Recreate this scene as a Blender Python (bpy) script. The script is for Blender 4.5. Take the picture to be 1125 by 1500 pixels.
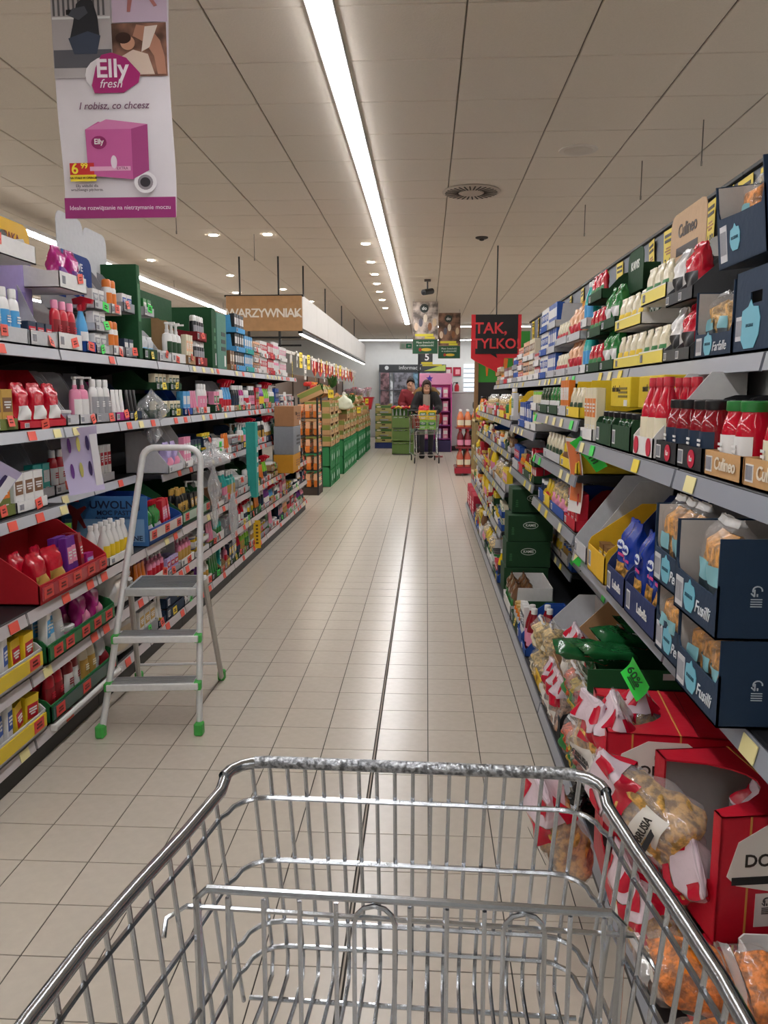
import bpy, bmesh, math, random
from mathutils import Vector, Matrix
PI = math.pi
for o in list(bpy.data.objects): bpy.data.objects.remove(o)
SC = bpy.context.scene
COL = SC.collection
rnd = random.Random(11)

# ------------------------------------------------------------------ camera, world, exposure
cam = bpy.data.cameras.new('camera'); camo = bpy.data.objects.new('camera', cam); COL.objects.link(camo)
cam.sensor_fit = 'VERTICAL'; cam.sensor_height = 36; cam.lens = 36 * 1170 / 1500
cam.clip_start = 0.02; cam.clip_end = 200
camo.location = (0, 0, 1.4)
camo.rotation_euler = (math.radians(90 - 8.411), 0, math.radians(3.025))
SC.camera = camo
W = bpy.data.worlds.new('world'); SC.world = W; W.use_nodes = True
W.node_tree.nodes['Background'].inputs[0].default_value = (0.55, 0.52, 0.48, 1)
W.node_tree.nodes['Background'].inputs[1].default_value = 0.3
SC.view_settings.view_transform = 'Standard'; SC.view_settings.look = 'None'
SC.view_settings.gamma = 1; SC.view_settings.use_curve_mapping = False
SC.view_settings.exposure = 0.0
STRIP_POWER = 27.0      # ceiling light strips
CEIL = 3.14

# ------------------------------------------------------------------ materials
def lin(h):
    h = h.lstrip('#'); out = []
    for i in (0, 2, 4):
        c = int(h[i:i+2], 16) / 255
        out.append(c / 12.92 if c <= .04045 else ((c + .055) / 1.055) ** 2.4)
    return (*out, 1)
PAL = {'white': '#e4e2e0', 'grey': '#9b9ba0', 'light grey': '#c3c3c6', 'dark grey': '#4a4b4e', 'black': '#16161a', 'red': '#c4132c',
 'dark red': '#8c1420', 'pink': '#e68fae', 'magenta': '#b3207e', 'purple': '#6d2c8f', 'lilac': '#b3a4d6', 'navy': '#152c46', 'blue': '#1c4fa4',
 'sky blue': '#4aa0d8', 'teal': '#2aa7a0', 'green': '#2a7c3a', 'dark green': '#12401f', 'lime': '#83c832', 'yellow': '#ecc928', 'orange': '#e07a26',
 'peach': '#eeb58c', 'brown': '#7a5538', 'kraft': '#b08a62', 'cream': '#e6dcc0', 'gold': '#c39a4a', 'olive': '#6f7a3a', 'wine': '#6e1a34', 'silver': '#c9ccd0'}
MATS = {}
def mat(c, rough=.5, kind='plain', metal=0.0, emit=0.0):
    key = (c, rough, kind, metal, emit)
    if key in MATS: return MATS[key]
    m = bpy.data.materials.new(f'{kind}_{c}'); m.use_nodes = True
    nt = m.node_tree; n = nt.nodes; l = nt.links; b = n['Principled BSDF']
    base = lin(PAL.get(c, c) if not c.startswith('#') else c)
    b.inputs['Roughness'].default_value = rough; b.inputs['Metallic'].default_value = metal
    if emit:
        b.inputs['Base Color'].default_value = base
        b.inputs['Emission Color'].default_value = base; b.inputs['Emission Strength'].default_value = emit
    else:
        tc = n.new('ShaderNodeTexCoord'); no = n.new('ShaderNodeTexNoise'); rp = n.new('ShaderNodeMixRGB')
        sc_, amt, bump = {'plain': (9, .06, 0), 'card': (38, .10, .15), 'film': (25, .1, .5), 'floor': (30, .10, .03), 'metal': (60, .12, .05), 'worn': (160, .55, .3),
            'pasta': (55, .55, 1.0), 'wood': (14, .25, .1), 'fur': (70, .5, 1.0), 'leaf': (30, .4, .4), 'ceil': (120, .08, .15), 'photo': (6, .7, 0)}.get(kind, (9, .06, 0))
        no.inputs['Scale'].default_value = sc_; no.inputs['Detail'].default_value = 3
        l.new(tc.outputs['Object'], no.inputs['Vector'])
        dk = tuple(x * (1 - amt) for x in base[:3]) + (1,)
        lt = tuple(min(1, x * (1 + amt * .6)) for x in base[:3]) + (1,)
        rp.inputs[1].default_value = dk; rp.inputs[2].default_value = lt
        if kind in ('worn', 'pasta', 'photo'):
            cr = n.new('ShaderNodeValToRGB'); cr.color_ramp.elements[0].position = .4; cr.color_ramp.elements[1].position = .6
            l.new(no.outputs['Fac'], cr.inputs[0]); l.new(cr.outputs[0], rp.inputs[0])
        else: l.new(no.outputs['Fac'], rp.inputs[0])
        l.new(rp.outputs[0], b.inputs['Base Color'])
        if bump:
            bp = n.new('ShaderNodeBump'); bp.inputs['Strength'].default_value = bump; bp.inputs['Distance'].default_value = .01
            l.new(no.outputs['Fac'], bp.inputs['Height']); l.new(bp.outputs[0], b.inputs['Normal'])
    MATS[key] = m; return m
def clear_film(c='#f4f6f8', a=.22):
    key = ('clearfilm', c, a)
    if key in MATS: return MATS[key]
    m = bpy.data.materials.new('clear_film'); m.use_nodes = True; nt = m.node_tree; n = nt.nodes; l = nt.links
    n.remove(n['Principled BSDF']); out = n['Material Output']
    tr = n.new('ShaderNodeBsdfTransparent'); gl = n.new('ShaderNodeBsdfGlossy'); gl.inputs['Roughness'].default_value = .12
    df = n.new('ShaderNodeBsdfDiffuse'); df.inputs[0].default_value = lin(c)
    no = n.new('ShaderNodeTexNoise'); no.inputs['Scale'].default_value = 22; bp = n.new('ShaderNodeBump'); bp.inputs['Strength'].default_value = .9; bp.inputs['Distance'].default_value = .02
    tc = n.new('ShaderNodeTexCoord'); l.new(tc.outputs['Object'], no.inputs['Vector']); l.new(no.outputs['Fac'], bp.inputs['Height']); l.new(bp.outputs[0], gl.inputs['Normal'])
    m1 = n.new('ShaderNodeMixShader'); m1.inputs[0].default_value = .6; l.new(gl.outputs[0], m1.inputs[1]); l.new(df.outputs[0], m1.inputs[2])
    m2 = n.new('ShaderNodeMixShader'); m2.inputs[0].default_value = a; l.new(tr.outputs[0], m2.inputs[1]); l.new(m1.outputs[0], m2.inputs[2])
    l.new(m2.outputs[0], out.inputs[0]); MATS[key] = m; return m
CARD = lambda c: mat(c, .75, 'card')
PLAS = lambda c: mat(c, .3, 'plain')
FOIL = lambda c: mat(c, .18, 'film')
PRINT = lambda c: mat(c, .5, 'plain')
CHROME = mat('#b9bcc0', .22, 'metal', 1.0); WORN = mat('#9c9ea1', .3, 'worn', .85); ALU = mat('#c9cbcd', .35, 'metal', .85)
BLACKM = mat('#141416', .5, 'plain'); RAIL = mat('#8d9099', .35, 'plain')

# ------------------------------------------------------------------ mesh builder
class MB:
    def __init__(s): s.v = []; s.f = []
    def add(s, vs, fs):
        o = len(s.v); s.v += [tuple(v) for v in vs]; s.f += [tuple(i + o for i in f) for f in fs]; return s
    def box(s, x0, x1, y0, y1, z0, z1):
        return s.add([(x0,y0,z0),(x1,y0,z0),(x1,y1,z0),(x0,y1,z0),(x0,y0,z1),(x1,y0,z1),(x1,y1,z1),(x0,y1,z1)],
            [(0,3,2,1),(4,5,6,7),(0,1,5,4),(1,2,6,5),(2,3,7,6),(3,0,4,7)])
    def prism(s, poly, ax, a, b):          # poly in the two other axes; extruded along ax
        n = len(poly)
        def P(p, t): return {'x': (t, p[0], p[1]), 'y': (p[0], t, p[1]), 'z': (p[0], p[1], t)}[ax]
        return s.add([P(p, a) for p in poly] + [P(p, b) for p in poly],
            [tuple(range(n))[::-1], tuple(range(n, 2*n))] + [(i, (i+1) % n, n + (i+1) % n, n + i) for i in range(n)])
    def lathe(s, prof, seg=14, sx=1, sy=1, cx=0, cy=0, cz=0):
        vs = []; fs = []; m = len(prof)
        for r, z in prof:
            for k in range(seg):
                a = 2*PI*k/seg; vs.append((cx + r*sx*math.cos(a), cy + r*sy*math.sin(a), cz + z))
        for i in range(m-1):
            for k in range(seg):
                k2 = (k+1) % seg; fs.append((i*seg+k, i*seg+k2, (i+1)*seg+k2, (i+1)*seg+k))
        fs.append(tuple(range(seg))[::-1]); fs.append(tuple((m-1)*seg + k for k in range(seg)))
        return s.add(vs, fs)
    def tube(s, pts, r, seg=8, closed=False):
        pts = [Vector(p) for p in pts]; n = len(pts); vs = []; fs = []
        up = None
        for i, p in enumerate(pts):
            a = pts[i-1] if (i or closed) else p; b = pts[(i+1) % n] if (i < n-1 or closed) else p
            t = (b - a).normalized()
            if up is None:
                up = Vector((0,0,1)) if abs(t.z) < .9 else Vector((1,0,0))
            sd = t.cross(up).normalized(); up = sd.cross(t).normalized()
            rr = r[i] if isinstance(r, (list, tuple)) else r
            for k in range(seg):
                q = 2*PI*k/seg; vs.append(p + sd*rr*math.cos(q) + up*rr*math.sin(q))
        for i in range(n if closed else n-1):
            j = (i+1) % n
            for k in range(seg): k2 = (k+1) % seg; fs.append((i*seg+k, i*seg+k2, j*seg+k2, j*seg+k))
        if not closed: fs.append(tuple(range(seg))[::-1]); fs.append(tuple((n-1)*seg+k for k in range(seg)))
        return s.add(vs, fs)
    def surf(s, fn, nu, nv, wrap=False):
        vs = [fn(i/nu, j/nv) for j in range(nv+1) for i in range(nu if wrap else nu+1)]
        w = nu if wrap else nu+1; fs = []
        for j in range(nv):
            for i in range(nu): i2 = (i+1) % w if wrap else i+1; fs.append((j*w+i, j*w+i2, (j+1)*w+i2, (j+1)*w+i))
        return s.add(vs, fs)
    def mesh(s, name, smooth=False, bevel=0, angle=40):
        me = bpy.data.meshes.new(name); me.from_pydata(s.v, [], s.f)
        bm = bmesh.new(); bm.from_mesh(me); bmesh.ops.recalc_face_normals(bm, faces=bm.faces)
        if bevel: bmesh.ops.bevel(bm, geom=list(bm.edges), offset=bevel, segments=1, affect='EDGES')
        if smooth:
            for f in bm.faces: f.smooth = True
            for e in bm.edges:
                if len(e.link_faces) == 2 and e.calc_face_angle(0) > math.radians(angle): e.smooth = False
        bm.to_mesh(me); bm.free(); me.materials.append(None); return me
CACHE = {}
def cached(key, fn):
    if key not in CACHE: CACHE[key] = fn()
    return CACHE[key]
FCACHE = {}
def text(s, size, bold=False, shear=0, spacing=1.0):        # lettering mesh standing in the XZ plane, facing -Y, centred
    key = ('t', s, size, bold, shear, spacing)
    if key in CACHE: return CACHE[key]
    cu = bpy.data.curves.new('lettering', 'FONT'); cu.body = s; cu.size = size; cu.align_x = 'CENTER'; cu.align_y = 'CENTER'
    cu.extrude = .0006 if size < .2 else .004; cu.shear = shear; cu.space_character = spacing; cu.resolution_u = 3
    if bold: cu.offset = size * .018
    ob = bpy.data.objects.new('t', cu); me = bpy.data.meshes.new_from_object(ob); bpy.data.objects.remove(ob)
    me.transform(Matrix.Rotation(PI/2, 4, 'X')); me.materials.clear(); me.materials.append(None); me.name = 'lettering'
    CACHE[key] = me; return me

# ------------------------------------------------------------------ objects
def mk(name, me, m, parent=None, loc=(0,0,0), rot=(0,0,0), scale=None, label=None, kind=None):
    o = bpy.data.objects.new(name, me); COL.objects.link(o)
    if me is not None and m is not None:
        s = o.material_slots[0]; s.link = 'OBJECT'; s.material = m
    o.location = loc; o.rotation_euler = rot
    if scale: o.scale = scale if isinstance(scale, (tuple, list)) else (scale,)*3
    if parent: o.parent = parent
    if label: o['label'] = label
    if kind: o['kind'] = kind
    return o
def part(name, me, m, loc=(0,0,0), rot=(0,0,0), kids=(), label=None, scale=None): return (name, me, m, loc, rot, kids, label, scale)
def thing(name, label, cat, parts, loc=(0,0,0), rz=0, group=None, rot=None, scale=None):
    R = rot if rot else (0, 0, rz)
    if len(parts) == 1 and not parts[0][5]:
        p = parts[0]; root = mk(name, p[1], p[2], None, loc, R, scale)
    else:
        root = mk(name, None, None, None, loc, R, scale); root.empty_display_size = .1
        for p in parts: addpart(root, p)
    root['label'] = label; root['category'] = cat
    if group: root['group'] = group
    return root
def addpart(root, p):
    o = mk(p[0], p[1], p[2], root, p[3], p[4], p[7], p[6])
    for k in p[5]: mk(k[0], k[1], k[2], o, k[3], k[4], k[7], k[6])
    return o
def struct(name, me, m, loc=(0,0,0), rot=(0,0,0)): return mk(name, me, m, None, loc, rot, kind='structure')
def boxm(w, d, h, bevel=.003):   # box with base at z=0, centred in x,y
    return cached(('box', round(w,4), round(d,4), round(h,4), bevel), lambda: MB().box(-w/2,w/2,-d/2,d/2,0,h).mesh('box', bevel=min(bevel, w/5, d/5, h/5)))
def patch(w, h, t=.0012):         # flat print facing -Y, centred
    return cached(('patch', round(w,4), round(h,4), t), lambda: MB().box(-w/2,w/2,-t,0,-h/2,h/2).mesh('patch'))
def oval(w, h, t=.0014, n=18):
    return cached(('oval', round(w,4), round(h,4)), lambda: MB().prism([(w/2*math.cos(2*PI*i/n), h/2*math.sin(2*PI*i/n)) for i in range(n)], 'y', -t, 0).mesh('oval'))
def poly(pts, t=.0014, key=None):
    return cached(('poly', key or tuple(pts)), lambda: MB().prism(pts, 'y', -t, 0).mesh('print'))
def barcode(w, h):
    def f():
        b = MB(); r = random.Random(3); x = -w/2 + w*.08
        while x < w/2 - w*.1:
            q = w*r.uniform(.015, .05); b.box(x, x+q, -.0016, 0, -h/2+h*.12, h/2-h*.08); x += q + w*r.uniform(.02, .05)
        return b.mesh('bars')
    return cached(('bar', round(w,3), round(h,3)), f)
def lines(w, h, n, seed=1):     # rows of small print
    def f():
        b = MB(); r = random.Random(seed)
        for i in range(n):
            z = h/2 - (i+.5)*h/n; q = w*r.uniform(.55, 1); b.box(-q/2, q/2, -.0016, 0, z-h/n*.27, z+h/n*.27)
        return b.mesh('print')
    return cached(('lines', round(w,3), round(h,3), n, seed), f)
def fscmark(s):
    def f():
        b = MB()
        def seg(p, q, t):
            d = Vector((q[0]-p[0], q[1]-p[1])); d.normalize(); nx, ny = -d.y*t/2, d.x*t/2
            b.prism([(p[0]+nx,p[1]+ny),(q[0]+nx,q[1]+ny),(q[0]-nx,q[1]-ny),(p[0]-nx,p[1]-ny)], 'y', -.0014, 0)
        seg((-.5*s,.5*s),(-.2*s,.2*s),.12*s); seg((-.2*s,.2*s),(-.2*s,.85*s),.12*s)
        for k in range(8):
            a, c = PI*1.12 - k*.46, PI*1.12 - (k+1)*.46
            seg((.05*s+.42*s*math.cos(a), .75*s+.38*s*math.sin(a)), (.05*s+.42*s*math.cos(c), .75*s+.38*s*math.sin(c)), .11*s)
        seg((.05*s,.2*s),(.05*s,.45*s),.12*s)
        for i in range(4): b.box(-.5*s,.5*s,-.0014,0,-.1*s-i*.22*s,-.02*s-i*.22*s)
        return b.mesh('mark')
    return cached(('fsc', s), f)

# ------------------------------------------------------------------ product shapes (front is local -Y, base at z = 0)
def bag_fn(w, d, h, seed, off=0., wr=.006, flat=.72):
    r = random.Random(seed); ph = [r.uniform(0, 6.28) for _ in range(6)]
    def fn(u, v):
        a = 2*PI*u + PI; c, s_ = math.cos(a), math.sin(a)
        t = max(0, (v - flat) / (1 - flat)); t = t*t*(3-2*t)
        D = d/2 * min(1, (max(v, .002)/.10)**.5) * (1 - t) + .002
        Wd = w/2 * (.93 + .07*math.cos(v*PI)) * min(1, .86 + 1.4*v) * (1 - .05*t)
        e = .55
        x = (Wd+off) * math.copysign(abs(c)**e, c); y = (D+off) * math.copysign(abs(s_)**e, s_)
        k = wr * (math.sin(9*v + 3*a + ph[0]) + .7*math.sin(17*v - 5*a + ph[1]) + .6*math.sin(6*a + ph[2] + 4*v))
        return (x + k*c*.6, y + k*s_*(1 - .7*t), v*h + .5*k*math.sin(3*a + ph[3])*v)
    return fn
def bag_mesh(w, d, h, seed=1, off=0., wr=.006, flat=.72, v0=0, v1=1, u0=None, u1=None, nu=24, nv=16):
    def f():
        fn = bag_fn(w, d, h, seed, off, wr, flat); b = MB()
        if u0 is None:
            b.surf(lambda u, v: fn(u, v0 + (v1-v0)*v), nu, nv, True)
            if v0 == 0: b.f.append(tuple(range(nu))[::-1])
            if v1 < 1: b.f.append(tuple(nv*nu + i for i in range(nu)))
        else: b.surf(lambda u, v: fn(u0 + (u1-u0)*u, v0 + (v1-v0)*v), 8, 6)
        return b.mesh('bag', True, angle=80)
    return cached(('bag', w, d, h, seed, off, wr, flat, v0, v1, u0, u1), f)
def P_bag(c, c2, w=.12, d=.07, h=.2, seed=1, clear=False, pasta='#d08a30', wr=.005):
    # front is -Y: u around .75 +- ; fn adds PI so a = 2PIu+PI; sin<0 at u in (0,.5)
    if clear:
        ps = [part('contents', bag_mesh(w*.96, d*.95, h*.80, seed, 0, .006, .86), mat(pasta, .6, 'pasta')),
              part('film', bag_mesh(w, d, h, seed+1, .003, .006, .72), clear_film())]
    else:
        ps = [part('pouch', bag_mesh(w, d, h, seed, 0, wr), FOIL(c))]
    ps.append(part('printed_label', bag_mesh(w, d, h, seed + (1 if clear else 0), .0045 if clear else .0018, .006 if clear else wr, .72, .18, .5, .13, .37), PRINT(c2)))
    ps.append(part('top_seal', bag_mesh(w, d, h, seed + (1 if clear else 0), .0025, .006 if clear else wr, .72, .93, 1.0), FOIL(c if not clear else 'white')))
    return ps, (w*1.04+.008, d+.012, h)
def lathe_m(key, prof, seg=14, sx=1, sy=1): return cached((key, seg, sx, sy), lambda: MB().lathe(prof, seg, sx, sy).mesh(key, True))
def band(r, z0, z1, sx=1, sy=1, a0=PI*1.12, a1=PI*1.88, off=.0015):
    def f():
        return MB().surf(lambda u, v: ((r+off)*sx*math.cos(a0+(a1-a0)*u), (r+off)*sy*math.sin(a0+(a1-a0)*u), z0+(z1-z0)*v), 10, 1).mesh('label', True)
    return cached(('band', r, z0, z1, sx, sy, a0, a1), f)
def P_shampoo(c, c2, c3='white'):
    return [part('bottle_body', lathe_m('shb', [(.026,0),(.031,.006),(.033,.05),(.033,.13),(.029,.155),(.017,.168)], 16, 1, .62), PLAS(c)),
            part('cap', lathe_m('shc', [(.0185,.167),(.0185,.198),(.016,.203)], 14, 1, .8), PLAS(c3)),
            part('label', band(.033, .04, .12, 1, .62), PRINT(c2), kids=(part('lettering', lines(.03,.03,3,5), PRINT(c), (0,-.0232,.085)),))], (.072, .046, .205)
def P_pump(c, c2, c3='white'):
    b = MB().lathe([(.008,.172),(.008,.2),(.013,.202),(.013,.212)], 10).box(-.006,.006,-.045,.005,.203,.212)
    return [part('bottle_body', lathe_m('pub', [(.032,0),(.035,.006),(.035,.13),(.03,.148),(.014,.156),(.014,.174)], 16, 1, .75), PLAS(c)),
            part('pump', cached('pump', lambda: b.mesh('pump', True)), PLAS(c3)),
            part('label', band(.035, .03, .11, 1, .75), PRINT(c2))], (.076, .06, .215)
def P_spray(c, c2, c3='red'):
    b = MB().lathe([(.015,.185),(.016,.205),(.012,.215)], 10).prism([(-.062,.238),(-.055,.218),(-.03,.22),(-.02,.19),(-.012,.19),(-.012,.216),(.03,.216),(.034,.24),(-.01,.252)], 'x', -.011, .011)
    return [part('bottle_body', lathe_m('spb', [(.036,0),(.04,.008),(.04,.09),(.034,.13),(.02,.165),(.014,.188)], 16, 1, .7), PLAS(c)),
            part('trigger', cached('trig', lambda: b.mesh('trig', True)), PLAS(c3)),
            part('label', band(.04, .025, .09, 1, .7), PRINT(c2))], (.085, .07, .255)
def P_deo(c, c2, c3='white'):
    return [part('can_body', lathe_m('deb', [(.023,0),(.025,.004),(.025,.12),(.02,.13)], 14), PLAS(c)),
            part('cap', lathe_m('dec', [(.0225,.128),(.0225,.158),(.017,.166)], 14), PLAS(c3)), part('label', band(.025,.03,.1), PRINT(c2))], (.054,.054,.167)
def P_jar(c, c2, c3='gold'):
    return [part('jar_body', lathe_m('jab', [(.028,0),(.033,.006),(.034,.075),(.029,.088),(.027,.094)], 16), mat(c, .08, 'plain')),
            part('lid', lathe_m('jal', [(.029,.092),(.03,.094),(.03,.108),(.028,.11)], 16), PLAS(c3)), part('label', band(.034,.018,.068), PRINT(c2))], (.071,.071,.111)
def P_sauce(c, c2, c3='black'):
    return [part('jar_body', lathe_m('sab', [(.029,0),(.033,.006),(.034,.09),(.03,.112),(.024,.128),(.024,.135)], 16), mat(c, .08, 'plain')),
            part('lid', lathe_m('sal', [(.026,.133),(.027,.135),(.027,.152),(.025,.154)], 16), PLAS(c3)), part('label', band(.034,.02,.085), PRINT(c2), kids=(part('lettering', lines(.034,.02,2,4), PRINT('white'), (0,-.0362,.06)),))], (.072,.072,.155)
def P_bottle(c, c2, c3='white'):
    return [part('bottle_body', lathe_m('bob', [(.03,0),(.034,.006),(.034,.12),(.028,.15),(.014,.19),(.013,.2)], 16), mat(c, .12, 'plain')),
            part('cap', lathe_m('boc', [(.0155,.198),(.0155,.222),(.014,.224)], 12), PLAS(c3)), part('label', band(.034,.04,.11), PRINT(c2))], (.07,.07,.225)
def P_can(c, c2, c3='silver'):
    return [part('can_body', lathe_m('cab', [(.034,0),(.036,.003),(.036,.1),(.034,.104)], 18), PLAS(c)), part('rim', lathe_m('car', [(.0365,.102),(.0365,.107),(.033,.107),(.033,.104)], 18), mat('silver', .3, 'metal', .9)),
            part('label', band(.036,.03,.085), PRINT(c2))], (.076,.076,.108)
def P_tub(c, c2, c3='white'):
    return [part('tub_body', lathe_m('tbb', [(.04,0),(.047,.05)], 18), PLAS(c)), part('lid', lathe_m('tbl', [(.05,.05),(.05,.06),(.047,.062)], 18), PLAS(c3)), part('label', band(.045,.012,.042), PRINT(c2))], (.104,.104,.062)
def P_carton(c, c2, w=.075, d=.045, h=.15, c3='white'):
    return [part('carton_body', boxm(w, d, h), mat(c, .4, 'plain')), part('flap', cached(('flap', w, d), lambda: MB().box(-w*.49,w*.49,-d*.5-.0006,d*.1,-.002,.0012).mesh('flap')), mat(c, .4, 'plain'), (0,0,h)),
            part('front_print', patch(w*.8, h*.36), PRINT(c2), (0,-d/2,h*.62), kids=(part('lettering', lines(w*.6, h*.2, 3, 2), PRINT(c3), (0,-.0012,0)),)), part('small_print', lines(w*.7, h*.2, 4, 7), PRINT(c3), (0,-d/2,h*.2))], (w+.004, d+.004, h)
def P_tubebox(c, c2): return P_carton(c, c2, .045, .036, .19)
def P_smallbox(c, c2): return P_carton(c, c2, .065, .04, .09)
def P_sachet(c, c2): return P_bag(c, c2, .085, .022, .125, 5, wr=.002)
def P_pouch(c, c2): return P_bag(c, c2, .115, .055, .175, 9)
def P_pastabag(c, c2): return P_bag(c, c2, .115, .07, .2, 21, True)
def P_noodle(c, c2): return P_bag(c, c2, .12, .07, .18, 23, True, '#e2c27c')
def P_tube(c, c2):
    def f():
        def fn(u, v):
            a = 2*PI*u; D = .017*(1-v) + .0015; return (.019*(1+.25*v)*math.cos(a), D*math.sin(a), .03+v*.125)
        b = MB().surf(fn, 14, 6, True); b.f.append(tuple(6*14+i for i in range(14))); return b.mesh('tube', True)
    return [part('tube_body', cached('tubebody', f), PLAS(c)), part('cap', lathe_m('tuc', [(.016,0),(.018,.002),(.018,.03),(.016,.032)], 14), PLAS(c2))], (.052, .04, .158)
KINDS = {'shampoo': (P_shampoo, 'shampoo bottle'), 'pump': (P_pump, 'pump bottle'), 'spray': (P_spray, 'spray bottle'), 'deo': (P_deo, 'aerosol can'), 'jar': (P_jar, 'glass jar'),
 'sauce': (P_sauce, 'sauce jar'), 'bottle': (P_bottle, 'bottle'), 'can': (P_can, 'tin can'), 'tub': (P_tub, 'cream tub'), 'carton': (P_carton, 'carton'), 'tubebox': (P_tubebox, 'slim carton'),
 'smallbox': (P_smallbox, 'small box'), 'sachet': (P_sachet, 'sachet'), 'pouch': (P_pouch, 'foil pouch'), 'pastabag': (P_pastabag, 'clear pasta bag'), 'noodle': (P_noodle, 'clear noodle bag'), 'tube': (P_tube, 'squeeze tube')}

# ------------------------------------------------------------------ cardboard display trays
def tray_mesh(w, d, hb, hf, style):
    def f():
        t = .004; b = MB(); b.box(-w/2, w/2, -d/2, d/2, 0, t)
        if style == 'arch':
            q = min(w*.35, .05); pts = [(-w/2,0),(w/2,0),(w/2,hb-q)] + [(w/2-q+q*math.cos(a), hb-q+q*math.sin(a)) for a in (.4,.8,1.2,1.57)] + [(-w/2+q-q*math.sin(a), hb-q+q*math.cos(a)) for a in (0,.4,.8,1.2)] + [(-w/2,hb-q)]
            b.prism(pts, 'y', d/2-t, d/2)
            side = [(-d/2,0),(d/2,0),(d/2,hb),(d/2-d*.25,hb)] + [(d*.25 - d*.6*k/6, hf + (hb-hf)*(.5+.5*math.cos(PI*k/6))) for k in range(1,7)] + [(-d/2,hf)]
        elif style == 'slope':
            b.box(-w/2, w/2, d/2-t, d/2, 0, hb)
            side = [(-d/2,0),(d/2,0),(d/2,hb),(d*.1,hb),(-d/2+.01,hf*1.25),(-d/2,hf)]
        else:
            b.box(-w/2, w/2, d/2-t, d/2, 0, hb); side = [(-d/2,0),(d/2,0),(d/2,hb),(-d*.32,hb),(-d*.36,hf),(-d/2,hf)] if hb > hf*1.4 else [(-d/2,0),(d/2,0),(d/2,hb),(-d/2,hf)]
        b.prism(side, 'x', -w/2, -w/2+t); b.prism(side, 'x', w/2-t, w/2)
        b.box(-w/2, w/2, -d/2, -d/2+t, 0, hf)
        return b.mesh('tray')
    return cached(('tray', round(w,3), round(d,3), round(hb,3), round(hf,3), style), f)
PRICE = {'salmon': '#f2604f', 'green': '#3ee05a', 'yellow': '#f2d84a', 'cream': '#efe3a4'}
def tagparts(c, w=.055, h=.042, tilt=0):
    return part('price_tag', patch(w, h, .001), PRINT(PRICE[c]), kids=(part('lettering', lines(w*.6, h*.5, 2, 3), PRINT('#3a2020' if c != 'salmon' else '#7a1414'), (0,-.001,0)),))
def tray_parts(w, d, hb, hf, style, c, logo=None, logoc='white', tag=None, band_c=None):
    ps = [part('tray_body', tray_mesh(w, d, hb, hf, style), CARD(c))]
    y = -d/2
    if band_c: ps.append(part('front_band', patch(w*.98, hf*.8), PRINT(band_c), (0, y, hf*.5)))
    if logo: ps.append(part('lettering', text(logo, min(hf*.6, w*1.3/max(3,len(logo)))), PRINT(logoc), (0, y-.0015, hf*.5)))
    ps.append(part('barcode', patch(min(.035,w*.2), hf*.6), PRINT('white'), (-w*.36, y, hf*.5), kids=(part('bars', barcode(min(.035,w*.2), hf*.6), PRINT('#9a9aa2'), (0,-.0008,0)),)))
    if tag:
        p = tagparts(tag); ps.append((*p[:3], (w*rnd.uniform(-.2,.3), y-.004, hf*rnd.uniform(.35,.9)), (rnd.uniform(-.25,.1), rnd.uniform(-.25,.25), rnd.uniform(-.15,.15)), *p[5:]))
    return ps
ORD = ['first','second','third','fourth','fifth','sixth','seventh','eighth']
LX, RX = -1.46, .485
L_EDGE = [.88 + 1.25*i for i in range(8)]; R_EDGE = [.68 + 1.25*i for i in range(8)]
def where(side, Y):
    E_ = L_EDGE if side == 'L' else R_EDGE
    i = max(0, min(6, int((Y - E_[0]) // 1.25)))
    return f"{ORD[6-i]} toiletries bay from produce end" if side == 'L' else f"{ORD[6-i]} pasta bay from bottle pallet"
def W3(side, X, Y, z, lx, ly):   # local offset -> world
    return (X - ly, Y + lx, z) if side == 'L' else (X + ly, Y - lx, z)
NCOUNT = [0]
def plural(k):
    k = k.split()[-1]; return k + ('es' if k[-1] in 'xh' else 's')
def put_tray(side, Y, Xf, z, lvl, kind, c, c2, n, rows=1, tray='white', style='arch', hb=None, hf=.045, d=.26, logo=None, logoc='white', tag=None, c3=None, band_c=None, fill=1.0, tiers=1, sc=1.0):
    """one display tray with its products; returns the width used"""
    fn, kname = KINDS[kind]; args = (c, c2) if c3 is None or kind in ('tubebox','smallbox','sachet','pouch','pastabag','noodle','tube') else ((c, c2, c3) if kind != 'carton' else (c, c2, .075, .045, .15, c3))
    ps, (pw, pd, ph) = fn(*args); pw *= sc; pd *= sc; ph *= sc
    w = n*(pw+.002) + .014; hb = hb or ph*.95
    rz = PI/2 if side == 'L' else -PI/2
    sgn = 1 if side == 'L' else -1
    loc_words = f"{lvl}, {where(side, Y)}"
    for t in range(tiers):
        zt = z + t*(max(hb, ph)+.004)
        X = Xf - sgn*d/2
        lab = f"{tray} tray of {c} {plural(KINDS[kind][1])}, {loc_words}"
        thing('display_tray', lab, 'display tray', tray_parts(w, d, hb, hf, style, tray, logo, logoc, tag, band_c), (X, Y, zt), rz, 'trays: ' + lab)
        lab2 = f"{c} {kname}, {tray} tray, {loc_words}"
        for r in range(rows):
            for k in range(n):
                if rnd.random() > fill: continue
                lx = -w/2 + .007 + (k+.5)*(pw+.002); ly = -d/2 + .008 + (r+.5)*(pd+.004)
                thing(kname.replace(' ', '_'), lab2, kname.split()[-1], ps, W3(side, X, Y, zt+.0045, lx, ly), rz + rnd.uniform(-.06,.06), 'products: ' + lab2, scale=sc if sc != 1 else None)
    return w
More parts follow.
